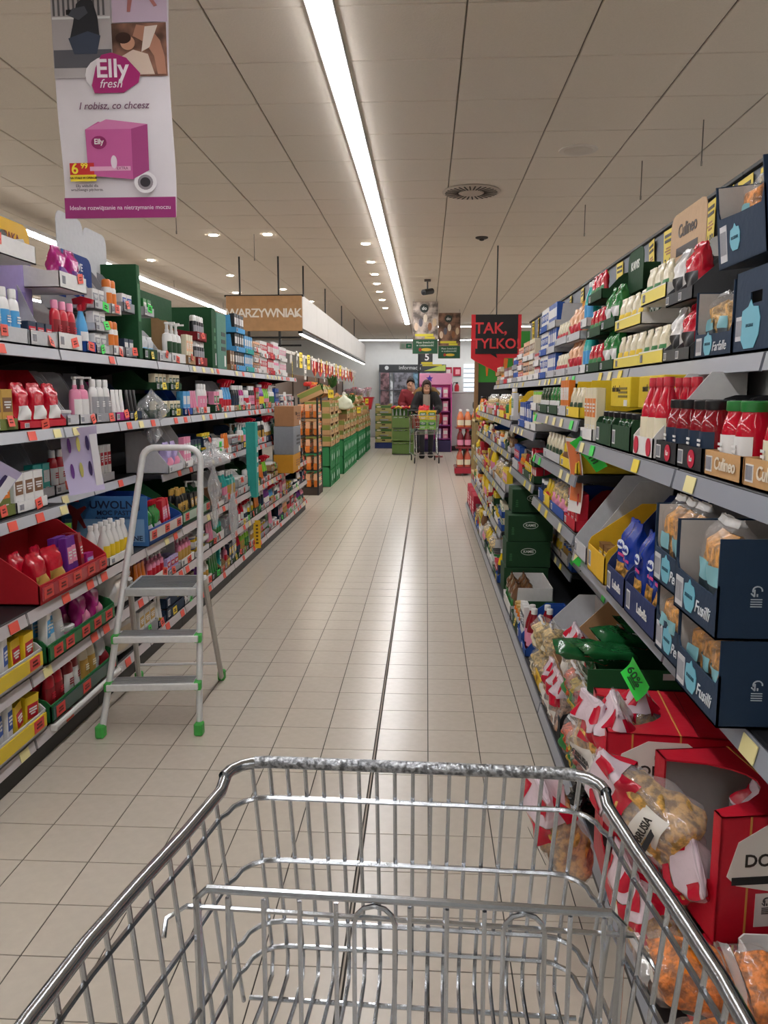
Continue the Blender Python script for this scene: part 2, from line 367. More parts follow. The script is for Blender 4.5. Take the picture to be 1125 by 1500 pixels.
def run(side, lvl, Xf, z, y0, y1, toks):
    """tokens placed one after another from y0 (near) to y1"""
    y = y0
    for tk in toks:
        kw = dict(tk); kind = kw['kind']
        pw = KINDS[kind][0]('white','red')[1][0] * kw.get('sc', 1); w = kw['n']*(pw+.002) + .014
        if y + w > y1 + .02: break
        put_tray(side, y + w/2, Xf, z, lvl, **kw); y += w + .012
    return y
def T(kind, c, c2, n, **k): return dict(kind=kind, c=c, c2=c2, n=n, **k)
def randtok(side, gap):
    if side == 'L':
        k, cs = rnd.choice([('shampoo', ['white','pink','sky blue','lime','black','magenta','peach']), ('pump', ['white','cream','pink','teal']), ('deo', ['white','black','sky blue','magenta','silver']), ('tubebox', ['white','red','blue','teal','pink']),
            ('carton', ['white','black','orange','brown','pink','navy']), ('bottle', ['red','yellow','teal','purple']), ('tub', ['white','blue','pink']), ('tube', ['white','pink','orange','green']), ('spray', ['sky blue','white','lime']), ('smallbox', ['white','red','lilac','yellow'])])
        tr = rnd.choice(['white','light grey','grey','white','dark green','kraft','navy','light grey'])
    else:
        k, cs = rnd.choice([('sachet', ['yellow','red','green','orange','cream']), ('jar', ['dark red','olive','orange','dark green']), ('sauce', ['red','orange','dark red']), ('can', ['blue','red','green','white']), ('carton', ['blue','yellow','red','cream','white','orange']),
            ('noodle', ['red','green']), ('pouch', ['red','brown','cream','yellow','peach']), ('smallbox', ['yellow','red','white','cream']), ('bottle', ['brown','yellow','dark red']), ('tubebox', ['red','yellow','white'])])
        tr = rnd.choice(['white','dark green','yellow','light grey','white','kraft','red','blue','light grey'])
    h = KINDS[k][0]('white','red')[1][2]
    if h > gap - .04: k = 'smallbox' if gap < .2 else k
    h = KINDS[k][0]('white','red')[1][2]; sc = min(1.0, (gap-.035)/h)
    tiers = 2 if gap > 2*h + .06 and rnd.random() < .7 else 1
    return T(k, rnd.choice(cs), rnd.choice(['white','red','navy','gold','green','yellow','pink']), rnd.choice([2,3,3,4]), rows=1 if rnd.random() < .6 else 2, tray=tr, style=rnd.choice(['arch','arch','slope','box']), tag=('salmon' if rnd.random() < .75 else ('yellow' if rnd.random()<.4 else 'green')) if side == 'L' else ('yellow' if rnd.random() < .2 else None), hf=rnd.choice([.035,.045,.06]), tiers=tiers, fill=.93, sc=round(sc,2), d=.24)
def randrun(side, lvl, Xf, z, y0, y1, gap):
    y = y0; guard = 0
    while y < y1 - .13 and guard < 40:
        guard += 1; tk = randtok(side, gap); y2 = run(side, lvl, Xf, z, y, y1, [tk])
        if y2 == y: tk['n'] = 1; y2 = run(side, lvl, Xf, z, y, y1, [tk])
        y = y2

# ================================================================== THE SETTING
XL, XR, Y0, Y1 = -9.0, 5.0, -4.0, 26.5
TS = .203
fl = struct('floor', MB().box(XL, XR, Y0, Y1, -.1, -.002).mesh('floor'), mat('#332f2a', .8, 'plain'))
tile_me = MB().box(-TS/2+.0018, TS/2-.0018, -TS/2+.0018, TS/2-.0018, -.008, 0).mesh('tile')
TILE = mat('#c6bcae', .24, 'floor')
tx0 = -.605 - TS*5; near = []
rest = MB()
j0 = int((Y0-2.792)/TS)
for j in range(j0, int((Y1-2.792)/TS)):
    yc = 2.792 + (j-.5)*TS
    for i in range(-35, 30):
        xc = tx0 + (i+.5)*TS
        xc += .012 if xc > -.22 else 0            # expansion joint (double line)
        if xc < XL+.2 or xc > XR-.2: continue
        if -1.55 < xc < .55 and 1.0 < yc < 6.6: near.append((xc, yc))
        else: rest.add([(xc-TS/2+.0018,yc-TS/2+.0018,0),(xc+TS/2-.0018,yc-TS/2+.0018,0),(xc+TS/2-.0018,yc+TS/2-.0018,0),(xc-TS/2+.0018,yc+TS/2-.0018,0)], [(0,1,2,3)])
near.sort(key=lambda p: p[1])
for (x, y) in near[:300]: mk('tile', tile_me, TILE, fl, (x, y, 0))
for (x, y) in near[300:]: rest.add([(x-TS/2+.0018,y-TS/2+.0018,0),(x+TS/2-.0018,y-TS/2+.0018,0),(x+TS/2-.0018,y+TS/2-.0018,0),(x-TS/2+.0018,y+TS/2-.0018,0)], [(0,1,2,3)])
mk('tiles', rest.mesh('tiles'), TILE, fl, kind='stuff')
mk('joint_strip', MB().box(-.196, -.191, Y0, Y1, -.004, -.0005).mesh('joint'), mat('#a89d90', .6), fl)

ce = struct('ceiling', MB().box(XL, XR, Y0, Y1, CEIL, CEIL+.1).mesh('ceiling'), mat('#8f867c', .9))
CT = .6
panel_me = MB().box(-CT/2+.004, CT/2-.004, -CT/2+.004, CT/2-.004, -.012, .001).mesh('panel', bevel=.004)
CPAN = mat('#dcd1c3', .9, 'ceil'); cand = []
for j in range(int(Y0/CT)-1, int(Y1/CT)+1):
    for i in range(-16, 9):
        x = .169 + (i+.5)*CT; y = 3.877 + (j-.5)*CT
        if XL+.3 < x < XR-.3 and Y0+.3 < y < Y1-.3: cand.append((x, y))
vis = sorted([c for c in cand if c[1] > 3.0 and abs(c[0]) < .62*c[1]+.5], key=lambda c: c[1])
keep = set(vis[:300]); restc = MB()
for c in cand:
    if c in keep: mk('ceiling_panel', panel_me, CPAN, ce, (c[0], c[1], CEIL))
    else: restc.box(c[0]-CT/2+.006, c[0]+CT/2-.006, c[1]-CT/2+.006, c[1]+CT/2-.006, CEIL-.012, CEIL+.001)
mk('ceiling_panels', restc.mesh('panels'), CPAN, ce, kind='stuff')
WALL = mat('#d9dad8', .7, 'plain')
struct('wall_back', MB().box(XL, XR, Y1, Y1+.1, 0, CEIL).mesh('wall'), WALL)
struct('wall_left', MB().box(XL-.1, XL, Y0, Y1, 0, CEIL).mesh('wall'), WALL)
struct('wall_right', MB().box(XR, XR+.1, Y0, Y1, 0, CEIL).mesh('wall'), WALL)
struct('wall_front', MB().box(XL, XR, Y0-.1, Y0, 0, CEIL).mesh('wall'), WALL)

# ------------------------------------------------------------------ lamps
LAMP = mat('#fdfdff', .5, 'lamp', 0, STRIP_POWER)
SPOT = mat('#fff0dc', .5, 'lamp', 0, STRIP_POWER*3)
def strip(label, x0, x1, y0, y1, z, along='y', w=.1, group=None):
    if along == 'y':
        body = MB().box(-w/2-.012, w/2+.012, 0, y1-y0, .012, .05).mesh('housing'); lens = MB().box(-w/2, w/2, .01, y1-y0-.01, 0, .013).mesh('lens')
    else:
        body = MB().box(0, x1-x0, -w/2-.012, w/2+.012, .012, .05).mesh('housing'); lens = MB().box(.01, x1-x0-.01, -w/2, w/2, 0, .013).mesh('lens')
    return thing('strip_light', label, 'ceiling light', [part('housing', body, mat('white', .5)), part('diffuser', lens, LAMP)] + ([part('hanger_rod', MB().tube([(0, q, .05), (0, q, CEIL-.012-z)], .005, 5).mesh('rod'), mat('#8a8278', .5)) for q in range(1, int(y1-y0), 3)] if z < CEIL-.1 else []), (x0, y0, z), 0, group)
strip('long white light strip running along the ceiling above the aisle floor', -.49, 0, -3.5, 20.2, CEIL-.045)
strip('long white light strip above the rear side of the toiletries rack', -3.9, 0, -3.5, 20.2, 2.95)
strip('long white light strip above the rear side of the pasta rack', 3.0, 0, -3.5, 20.2, CEIL-.045)
strip('long white light strip beside the plain side wall beyond the toiletries', -7.2, 0, -3.5, 20.2, CEIL-.045)
strip('white cross light strip in front of the information counter wall', -2.2, 3.4, 25.6, 0, CEIL-.08, 'x')
strip('white cross light strip over the checkout behind the hanging posters', .1, 3.4, 20.6, 0, CEIL-.08, 'x')
spot_me = MB().lathe([(.06,.03),(.065,0),(.05,-.005)], 16).mesh('spot', True); spl_me = MB().lathe([(.048,-.004),(.048,-.009),(.03,-.012)], 14).mesh('spotlens', True)
for (x, y) in [(-.72,9.6),(-.75,10.9),(-.77,12.0),(-.8,13.0),(-.82,14.0),(-.84,15.2),(-.85,16.6),(-2.35,9.0),(-1.75,9.0),(-3.6,10.6),(-2.9,12.0),(-2.4,13.6),(-2.2,15.4),(-3.3,14.0)]:
    thing('spotlight', 'small round recessed spotlight glowing in the ceiling near the vegetable canopy', 'spotlight', [part('housing', spot_me, mat('white', .5)), part('lens', spl_me, SPOT)], (x, y, CEIL-.012), 0, 'recessed spotlights near the vegetable canopy')
# swirl diffuser, speaker disc, smoke detector, dome camera
b = MB().lathe([(.05,0),(.24,0),(.25,.008),(.24,.016),(.05,.016)], 36).mesh('plate', True)
ps = [part('plate', b, mat('#b8ab9d', .6))]
sl = MB().box(.11,.225,-.006,.006,-.003,.0).mesh('slot')
for k in range(30):
    a = 2*PI*k/30; ps.append(part('slot', sl, mat('#2a2622', .8), (0,0,0), (0,0,a+.0)))
ps.append(part('hub', MB().lathe([(.1,0),(.1,-.006),(.06,-.012)], 24).mesh('hub', True), mat('#b8ab9d', .6)))
thing('air_diffuser', 'round ceiling air vent with a ring of dark radial slots', 'vent', ps, (.37, 7.24, CEIL-.028))
thing('ceiling_speaker', 'plain round pale speaker disc set in the ceiling tiles', 'speaker', [part('grille', MB().lathe([(.02,-.012),(.1,-.01),(.115,0)], 28).mesh('grille', True), mat('#c2b8ac', .6)), part('ring', MB().lathe([(.115,-.008),(.135,-.006),(.138,0),(.115,0)], 28).mesh('ring', True), mat('#cfc6bb', .5))], (1.07, 6.1, CEIL-.012))
thing('smoke_detector', 'small dark round hole-like fitting in the ceiling beyond the air vent', 'detector', [part('base', MB().lathe([(.07,0),(.07,-.012),(.05,-.02)], 20).mesh('b', True), mat('#3a332d', .7)), part('sensor', MB().lathe([(.03,-.018),(.025,-.035),(.01,-.04)], 14).mesh('s', True), mat('#2a2420', .7))], (.6, 9.3, CEIL-.012))
cy = atan = None
thing('dome_camera', 'dark security camera hanging below the light strip', 'camera', [part('rod', MB().tube([(0,0,0),(0,0,-.16)], .012).mesh('r'), BLACKM), part('bracket', MB().box(-.05,.05,-.05,.05,-.03,0).mesh('b', bevel=.006), mat('#55504a', .5)),
    part('camera_body', MB().tube([(-.06,-.08,-.2),(.07,.1,-.16)], .045, 12).mesh('c', True), BLACKM, kids=(part('glass_eye', MB().lathe([(.03,0),(.02,-.012)], 12).mesh('l', True), mat('#303338', .1), (-.07,-.09,-.2)),))], (.0, 12.6, CEIL-.012))
rods = MB().tube([(0,0,0),(0,0,.25)], .004, 5).mesh('wire')
for (x, y) in [(-2.6,6),(-2.3,7.5),(-1.9,9.0),(1.9,4.6),(1.6,6.4),(1.75,5.5),(1.45,7.8)]:
    thing('hanging_hook', 'thin wire poster hook hanging free from the ceiling grid', 'hook', [part('wire', rods, mat('#6a625a', .5)), part('clip', boxm(.012,.006,.03), mat('#8a8278', .5), (0,0,-.03))], (x, y, CEIL-.262), 0, 'loose ceiling hooks')

# ------------------------------------------------------------------ shelving racks (local: front -Y, x along the aisle, origin at plinth front)
def rack(side, i, yc, X, D, levels, top, railc, tagcs, name_label, backc):
    Wd = 1.25; parts = []
    parts.append(part('plinth', MB().box(-Wd/2+.002, Wd/2-.002, .012, D, 0, levels[0][0]-.03).mesh('plinth'), mat('#2b2c2f', .5) if side == 'R' else BLACKM))
    parts.append(part('back_panel', MB().box(-Wd/2+.003, Wd/2-.003, D-.02, D, .0, top).mesh('back', bevel=.002), mat(backc, .6)))
    for sx in (-1, 1): parts.append(part('upright', MB().box(sx*(Wd/2-.018)-.014, sx*(Wd/2-.018)+.014, D-.06, D-.02, 0, min(top-.01, 1.62)).mesh('up', bevel=.003), BLACKM))
    if side == 'R': parts.append(part('top_cap', MB().box(-Wd/2, Wd/2, D-.035, D+.012, top, top+.018).mesh('cap', bevel=.003), BLACKM))
    for li, (z, off) in enumerate(levels):
        kids = []
        segs = 2 if side == 'L' else 1
        for s in range(segs):
            x0 = -Wd/2 + Wd*s/segs + .008; x1 = -Wd/2 + Wd*(s+1)/segs - .008
            kids.append(part('price_rail', cached(('rail', segs), lambda: MB().prism([(-.012,-.042),(-.004,-.044),(.003,-.002),(-.003,.001)], 'x', -(Wd/segs-.016)/2, (Wd/segs-.016)/2).mesh('rail')), mat(railc if z > .7 or side == 'R' else '#c9c2c4', .3), ((x0+x1)/2, off-.004, z-.004)))
        for k in range(6):
            if rnd.random() < .5 and not (side == 'R' and z < .2):
                c = rnd.choice(tagcs)
                kids.append(part('price_tag', cached(('railtag',), lambda: MB().prism([(-.0145,-.038),(-.0125,-.038),(-.005,-.003),(-.007,-.003)], 'x', -.032, .032).mesh('tag')), PRINT(PRICE[c]), (-Wd/2 + (k+rnd.uniform(.25,.75))*Wd/6, off-.005, z-.004)))
        sh = MB().box(-Wd/2+.004, Wd/2-.004, off, D-.02, z-.03, z).mesh('shelf', bevel=.003)
        parts.append(part('shelf', sh, mat('#1d1d20', .5), kids=tuple(kids)))
        if z > .25:
            for sx in (-1, 1): parts.append(part('bracket', MB().prism([(off+.03,z-.03),(D-.03,z-.03),(D-.03,z-.1),(D-.09,z-.1)], 'x', sx*(Wd/2-.012)-.003, sx*(Wd/2-.012)+.003).mesh('br'), BLACKM))
    thing('shelving_bay', name_label, 'shelf unit', parts, (X, yc, 0), PI/2 if side == 'L' else -PI/2, None)
LLEV = [(.13,0),(.37,0),(.61,0),(.93,.11),(1.26,.11),(1.59,.11)]
for i in range(1, 7):
    rack('L', i, (L_EDGE[i]+L_EDGE[i+1])/2, LX, .59, [(z_, .26 if (z_ == .93 and i == 2) else o_) for z_, o_ in LLEV], 1.72, '#b9bbc2', ['salmon','salmon','salmon','cream'], f'black metal shelving bay of toiletries, {ORD[6-i]} from produce end', '#38393c')
RLEVS = {0: [(.14,0),(.79,.115),(1.225,.115),(1.50,.305)], 1: [(.14,0),(.79,.115),(1.225,.115),(1.50,.305)], 2: [(.14,0),(.53,.32),(.845,.115),(1.08,.115),(1.30,.115),(1.50,.305)],
  3: [(.14,0),(.40,.34),(.66,.34),(.90,.115),(1.19,.115),(1.50,.305)]}
for i in range(4, 7): RLEVS[i] = [(.14,0),(.42,.06),(.70,.08),(.98,.115),(1.21,.115),(1.50,.305)]
for i in range(0, 7):
    rack('R', i, (R_EDGE[i]+R_EDGE[i+1])/2, RX, .715, RLEVS[i], 2.2, '#9095a0', ['cream','cream','yellow','green'] if i < 3 else ['cream','yellow'], f'dark metal shelving bay of pasta and sauces, {ORD[6-i]} from bottle pallet', '#7d828b')
# yellow price cards on the grey header panel
card = patch(.13, .2, .0015)
for k, y in enumerate([1.99, 2.62, 2.8, 2.98, 3.16, 3.33, 3.52, 3.8, 4.1, 4.4, 4.8, 5.1, 5.5, 5.9, 6.3, 6.8, 7.2, 7.7, 8.2, 8.7, 9.1]):
    thing('price_card', 'yellow price card hanging on the grey panel above the pasta rack', 'price card', [part('card', card, PRINT('#ecd03c'), kids=(part('heading', lines(.1,.05,2,2), PRINT('#2a2410'), (0,-.0016,.06)),)), part('small_print', lines(.09,.04,3,8), PRINT('#b0702a'), (0,-.0016,.0)),
        part('lettering', text(['3 49','1 99','4 99','2 79'][k%4], .06, True), PRINT('black'), (0,-.0016,-.06))], (1.172, y, 2.09), -PI/2, 'yellow price cards above the pasta', rot=(rnd.uniform(-.04,.04), rnd.uniform(-.05,.05), -PI/2+rnd.uniform(-.12,.12)))

# ================================================================== SHOPPING TROLLEYS (local: front +Y, origin on the floor)
def trolley(label, loc, rz, flap=True, scale=None):
    ps = []; ZT = .915
    def hw(y, z=ZT):
        pts = [(-.45,.285),(.04,.281),(.09,.279),(.18,.268),(.26,.255),(.32,.245),(.40,.236),(.45,.231)]
        for (a, wa), (b_, wb) in zip(pts, pts[1:]):
            if y <= b_: return wa + (wb-wa)*max(0, (y-a)/(b_-a)) - (ZT-z)*.10
        return .231 - (ZT-z)*.10
    def fy(z): return .452 - (ZT-z)*.03
    zf = lambda y: .515 + (y+.45)/.9*.125           # basket floor rises to the front
    def loop(z, rad, rr, rear=True, rise=0, y_rear=-.42):
        pts = []; f = fy(z)
        ys = [y_rear + (f-.055-y_rear)*k/9 for k in range(10)]
        L = [(-hw(y, z), y, z) for y in ys]
        if rise: L[-1] = (L[-1][0]+.004, L[-1][1]-.0, z+.004); L.append((-hw(f-.03,z)+.004, f-.035, z+rise))
        h = hw(f, z)
        arc = [(-h + .045*(1-math.cos(a)), f-.045+.045*math.sin(a), z+rise) for a in (.0,.4,.8,1.2,1.57)]
        L += arc
        pts = L + [(-x, y, zz) for (x, y, zz) in L[::-1]]
        return pts
    lp = loop(ZT, .0, 0, rise=.018); nL = len(lp)//2
    ps.append(part('basket_rim', MB().tube(lp[:nL], .0075, 10).mesh('rim', True), CHROME)); ps.append(part('basket_rim', MB().tube(lp[nL:], .0075, 10).mesh('rim', True), CHROME)); ps.append(part('front_rim', MB().tube(lp[nL-2:nL+2], .0078, 10).mesh('rim', True), WORN))
    for z in (.885, .80, .715, .68):
        ps.append(part('basket_rail', MB().tube(loop(z, 0, 0, y_rear=-.42 if z > .7 else -.3), .0034, 6).mesh('rail', True), CHROME))
    n = 19
    for k in range(n):                                # front wires run down and on along the floor
        t = -1 + 2*(k+.5)/n; pts = []
        for z in (ZT+.014, .88, .80, .72, .665): pts.append((t*(hw(fy(z), z)-.012), fy(z)+.004, z))
        zb = zf(.42); pts += [(t*(hw(.43,zb)-.012), .435, zb+.008), (t*(hw(.4,zb)-.012), .405, zb)]
        for y in (.2, -.1, -.40): pts.append((t*(hw(y, zf(y))-.012), y, zf(y)))
        ps.append(part('front_wire', MB().tube(pts, .0028, 6).mesh('wire', True), CHROME))
    for s in (-1, 1):
        for k in range(21):
            y = -.40 + .0395*k; zb = zf(y)
            pts = [(s*hw(y, z), y, z) for z in (ZT+.002, .85, .75, .68)] + [(s*hw(y, zb), y, zb+.01)]
            ps.append(part('side_wire', MB().tube(pts, .0027, 6).mesh('wire', True), CHROME))
    for y in (.41, .3, .12, -.06, -.24, -.4):
        ps.append(part('floor_wire', MB().tube([(-hw(y, zf(y)), y, zf(y)-.004), (hw(y, zf(y)), y, zf(y)-.004)], .0032, 6).mesh('wire'), CHROME))
    if flap:
        fl_ = []; yy = .29; top = .862; w0 = .23
        fr = [(-w0,yy,.60),(-w0,yy,top-.012),(-w0+.012,yy,top),(w0-.012,yy,top-.004),(w0,yy,top-.016),(w0-.004,yy,.60)]
        kids = []
        kids.append(part('cross_bar', MB().tube([(-w0-.028,yy-.03,top-.04),(-w0-.03,yy-.015,top-.028),(-w0-.012,yy,top-.022),(w0+.012,yy,top-.028),(w0+.022,yy-.012,top-.04),(w0+.03,yy-.028,top-.046),(w0+.036,yy-.02,top-.034)], .003, 6).mesh('bar', True), CHROME))
        for x in [-.195,-.155,-.115,-.075,.005,.045,.085,.175,.21]:
            kids.append(part('flap_wire', MB().tube([(x,yy-.002,top-.008),(x,yy-.002,.72),(x,yy-.004,.60)], .0028, 6).mesh('w', True), CHROME))
        for x in (-.055, .105):
            kids.append(part('arch_wire', MB().tube([(x,yy-.003,.60)] + [(x+.022-.022*math.cos(a), yy-.003, top-.03+.022*math.sin(a)) for a in (0,.5,1.0,1.57,2.1,2.6,3.14)] + [(x+.044,yy-.003,.60)], .0028, 6).mesh('a', True), CHROME))
        ps.append(part('child_seat_flap', MB().tube(fr, .0048, 8).mesh('frame', True), CHROME, kids=tuple(kids)))
    # rear gate, handle, chassis, castors
    ps.append(part('rear_gate', MB().tube([(-.27,-.42,.52),(-.28,-.42,.91),(.28,-.42,.91),(.27,-.42,.52)], .005, 8).mesh('g', True), CHROME))
    ps.append(part('handle', MB().tube([(-.30,-.50,1.0),(.30,-.50,1.0)], .016, 12).mesh('h', True), mat('#2a2a2c', .4), kids=(part('handle_bracket', MB().box(-.31,-.285,-.51,-.41,.88,1.01).mesh('hb', bevel=.004), mat('#3a3a3c', .4)), part('handle_bracket', MB().box(.285,.31,-.51,-.41,.88,1.01).mesh('hb', bevel=.004), mat('#3a3a3c', .4)))))
    for s in (-1, 1):
        ps.append(part('chassis_leg', MB().tube([(s*.25,-.42,.88),(s*.27,-.36,.16),(s*.22,.40,.16)], .012, 8).mesh('c', True), CHROME))
        ps.append(part('front_leg', MB().tube([(s*.2,.28,.60),(s*.2,.40,.2)], .011, 8).mesh('c', True), CHROME))
        for y in (-.36, .40):
            ps.append(part('castor_fork', MB().box(s*.235-.014, s*.235-.008, y-.03, y+.02, .05, .165).box(s*.235+.008, s*.235+.014, y-.03, y+.02, .05, .165).box(s*.235-.02, s*.235+.02, y-.03, y+.03, .15, .165).mesh('f'), CHROME, kids=(part('wheel', MB().lathe([(.03,-.008),(.055,-.011),(.06,-.006),(.06,.006),(.055,.011),(.03,.008)], 20).mesh('w', True), mat('#222224', .6), (s*.235, y-.01, .06), (0, PI/2, 0)),)))
    ps.append(part('chassis_bar', MB().tube([(-.22,.40,.165),(.22,.40,.165)], .009, 8).mesh('b', True), CHROME))
    return thing('shopping_trolley', label, 'shopping trolley', ps, loc, rz, scale=scale)
trolley('empty chrome wire shopping trolley with a worn rim and a child seat flap', (-.028, .5, 0), math.radians(-1.8))

# ================================================================== STEPLADDER
def ladder():
    ps = []; rail_t = .011
    FL, FR = Vector((-1.329,3.055,0)), Vector((-.932,3.102,0)); BL, BR = Vector((-1.402,3.70,0)), Vector((-1.002,3.745,0))
    O = (FL+FR+BL+BR)/4; F_ = lambda p: tuple(Vector(p) - O)
    TL, TR = Vector((-1.205,3.33,1.12)), Vector((-.958,3.345,1.12))
    A = mat('#e6e7e8', .4, 'metal', .25); G_ = mat('#44b04c', .5)
    def at(P, Q, z): return P + (Q-P)*(z/Q.z)
    top = []
    r = .055; ax = (TR-TL).normalized()
    for a in (0,.35,.7,1.05,1.4,1.57): top.append(TL + ax*(r-r*math.cos(a)) + Vector((0,.0,r*math.sin(a))))
    for a in (1.57,1.4,1.05,.7,.35,0): top.append(TR - ax*(r-r*math.cos(a)) + Vector((0,.0,r*math.sin(a))))
    pts = [at(FL, TL, .02)] + [at(FL, TL, z) for z in (.3,.6,.9)] + top + [at(FR, TR, z) for z in (.9,.6,.3,.02)]
    ps.append(part('front_frame', MB().tube([F_(p) for p in pts], .0135, 10).mesh('frame', True), A))
    for P in (FL, FR):
        ps.append(part('foot', MB().box(-.018,.018,-.022,.022,0,.055).mesh('foot', bevel=.006), G_, F_(P)))
    for i, z in enumerate((.20, .39)):
        a, b_ = at(FL, TL, z), at(FR, TR, z); c = (a+b_)/2; L_ = (b_-a).length; ang = math.atan2(b_.y-a.y, b_.x-a.x)
        grooves = MB()
        for g in range(6): grooves.box(-L_/2+.02, L_/2-.02, -.03+g*.014, -.022+g*.014, .02, .0235)
        kids = (part('tread_ribs', grooves.mesh('ribs'), mat('#a9abad', .4, 'metal', .6)), part('corner_clip', boxm(.03,.05,.035), G_, (-L_/2+.004,-.01,-.012)), part('corner_clip', boxm(.03,.05,.035), G_, (L_/2-.004,-.01,-.012)))
        ps.append(part('tread', MB().box(-L_/2, L_/2, -.042, .055, -.008, .02).mesh('tread', bevel=.003), A, F_(c), (0,0,ang), kids))
    z = .585; a, b_ = at(FL, TL, z), at(FR, TR, z); c = (a+b_)/2; L_ = (b_-a).length; ang = math.atan2(b_.y-a.y, b_.x-a.x)
    g = MB()
    for k in range(9): g.box(-L_/2+.03, L_/2-.03, .0+k*.024, .014+k*.024, .012, .0155)
    ps.append(part('platform', MB().box(-L_/2+.012, L_/2-.012, -.02, .235, -.022, .012).mesh('plat', bevel=.004), mat('#c2c4c6', .4, 'metal', .4), F_(c), (0,0,ang), (part('platform_ribs', g.mesh('ribs'), mat('#7f8285', .4, 'metal', .6)), part('hinge_bolt', MB().tube([(-L_/2-.006,0,-.006),(-L_/2+.02,0,-.006)], .009, 8).mesh('b'), A), part('hinge_bolt', MB().tube([(L_/2-.02,0,-.006),(L_/2+.006,0,-.006)], .009, 8).mesh('b'), A))))
    yl = Vector((0,.06,0))
    for P, Q in ((BL, at(FL, TL, .62)+yl), (BR, at(FR, TR, .62)+yl)):
        ps.append(part('rear_leg', MB().tube([F_(P+(Q-P)*.02), F_(Q)], .0125, 8).mesh('leg', True), mat('#c4c2be', .4, 'metal', .3)))
        ps.append(part('foot', MB().box(-.017,.017,-.02,.02,0,.05).mesh('foot', bevel=.006), G_, F_(P)))
    q = lambda P, Q: P + (Q-P)*.18
    ps.append(part('cross_bar', MB().tube([F_(q(BL, at(FL,TL,.62)+yl)), F_(q(BR, at(FR,TR,.62)+yl))], .007, 8).mesh('bar'), A))
    thing('stepladder', 'silver aluminium three-step ladder with green feet standing on the tiles', 'stepladder', ps, tuple(O))
ladder()

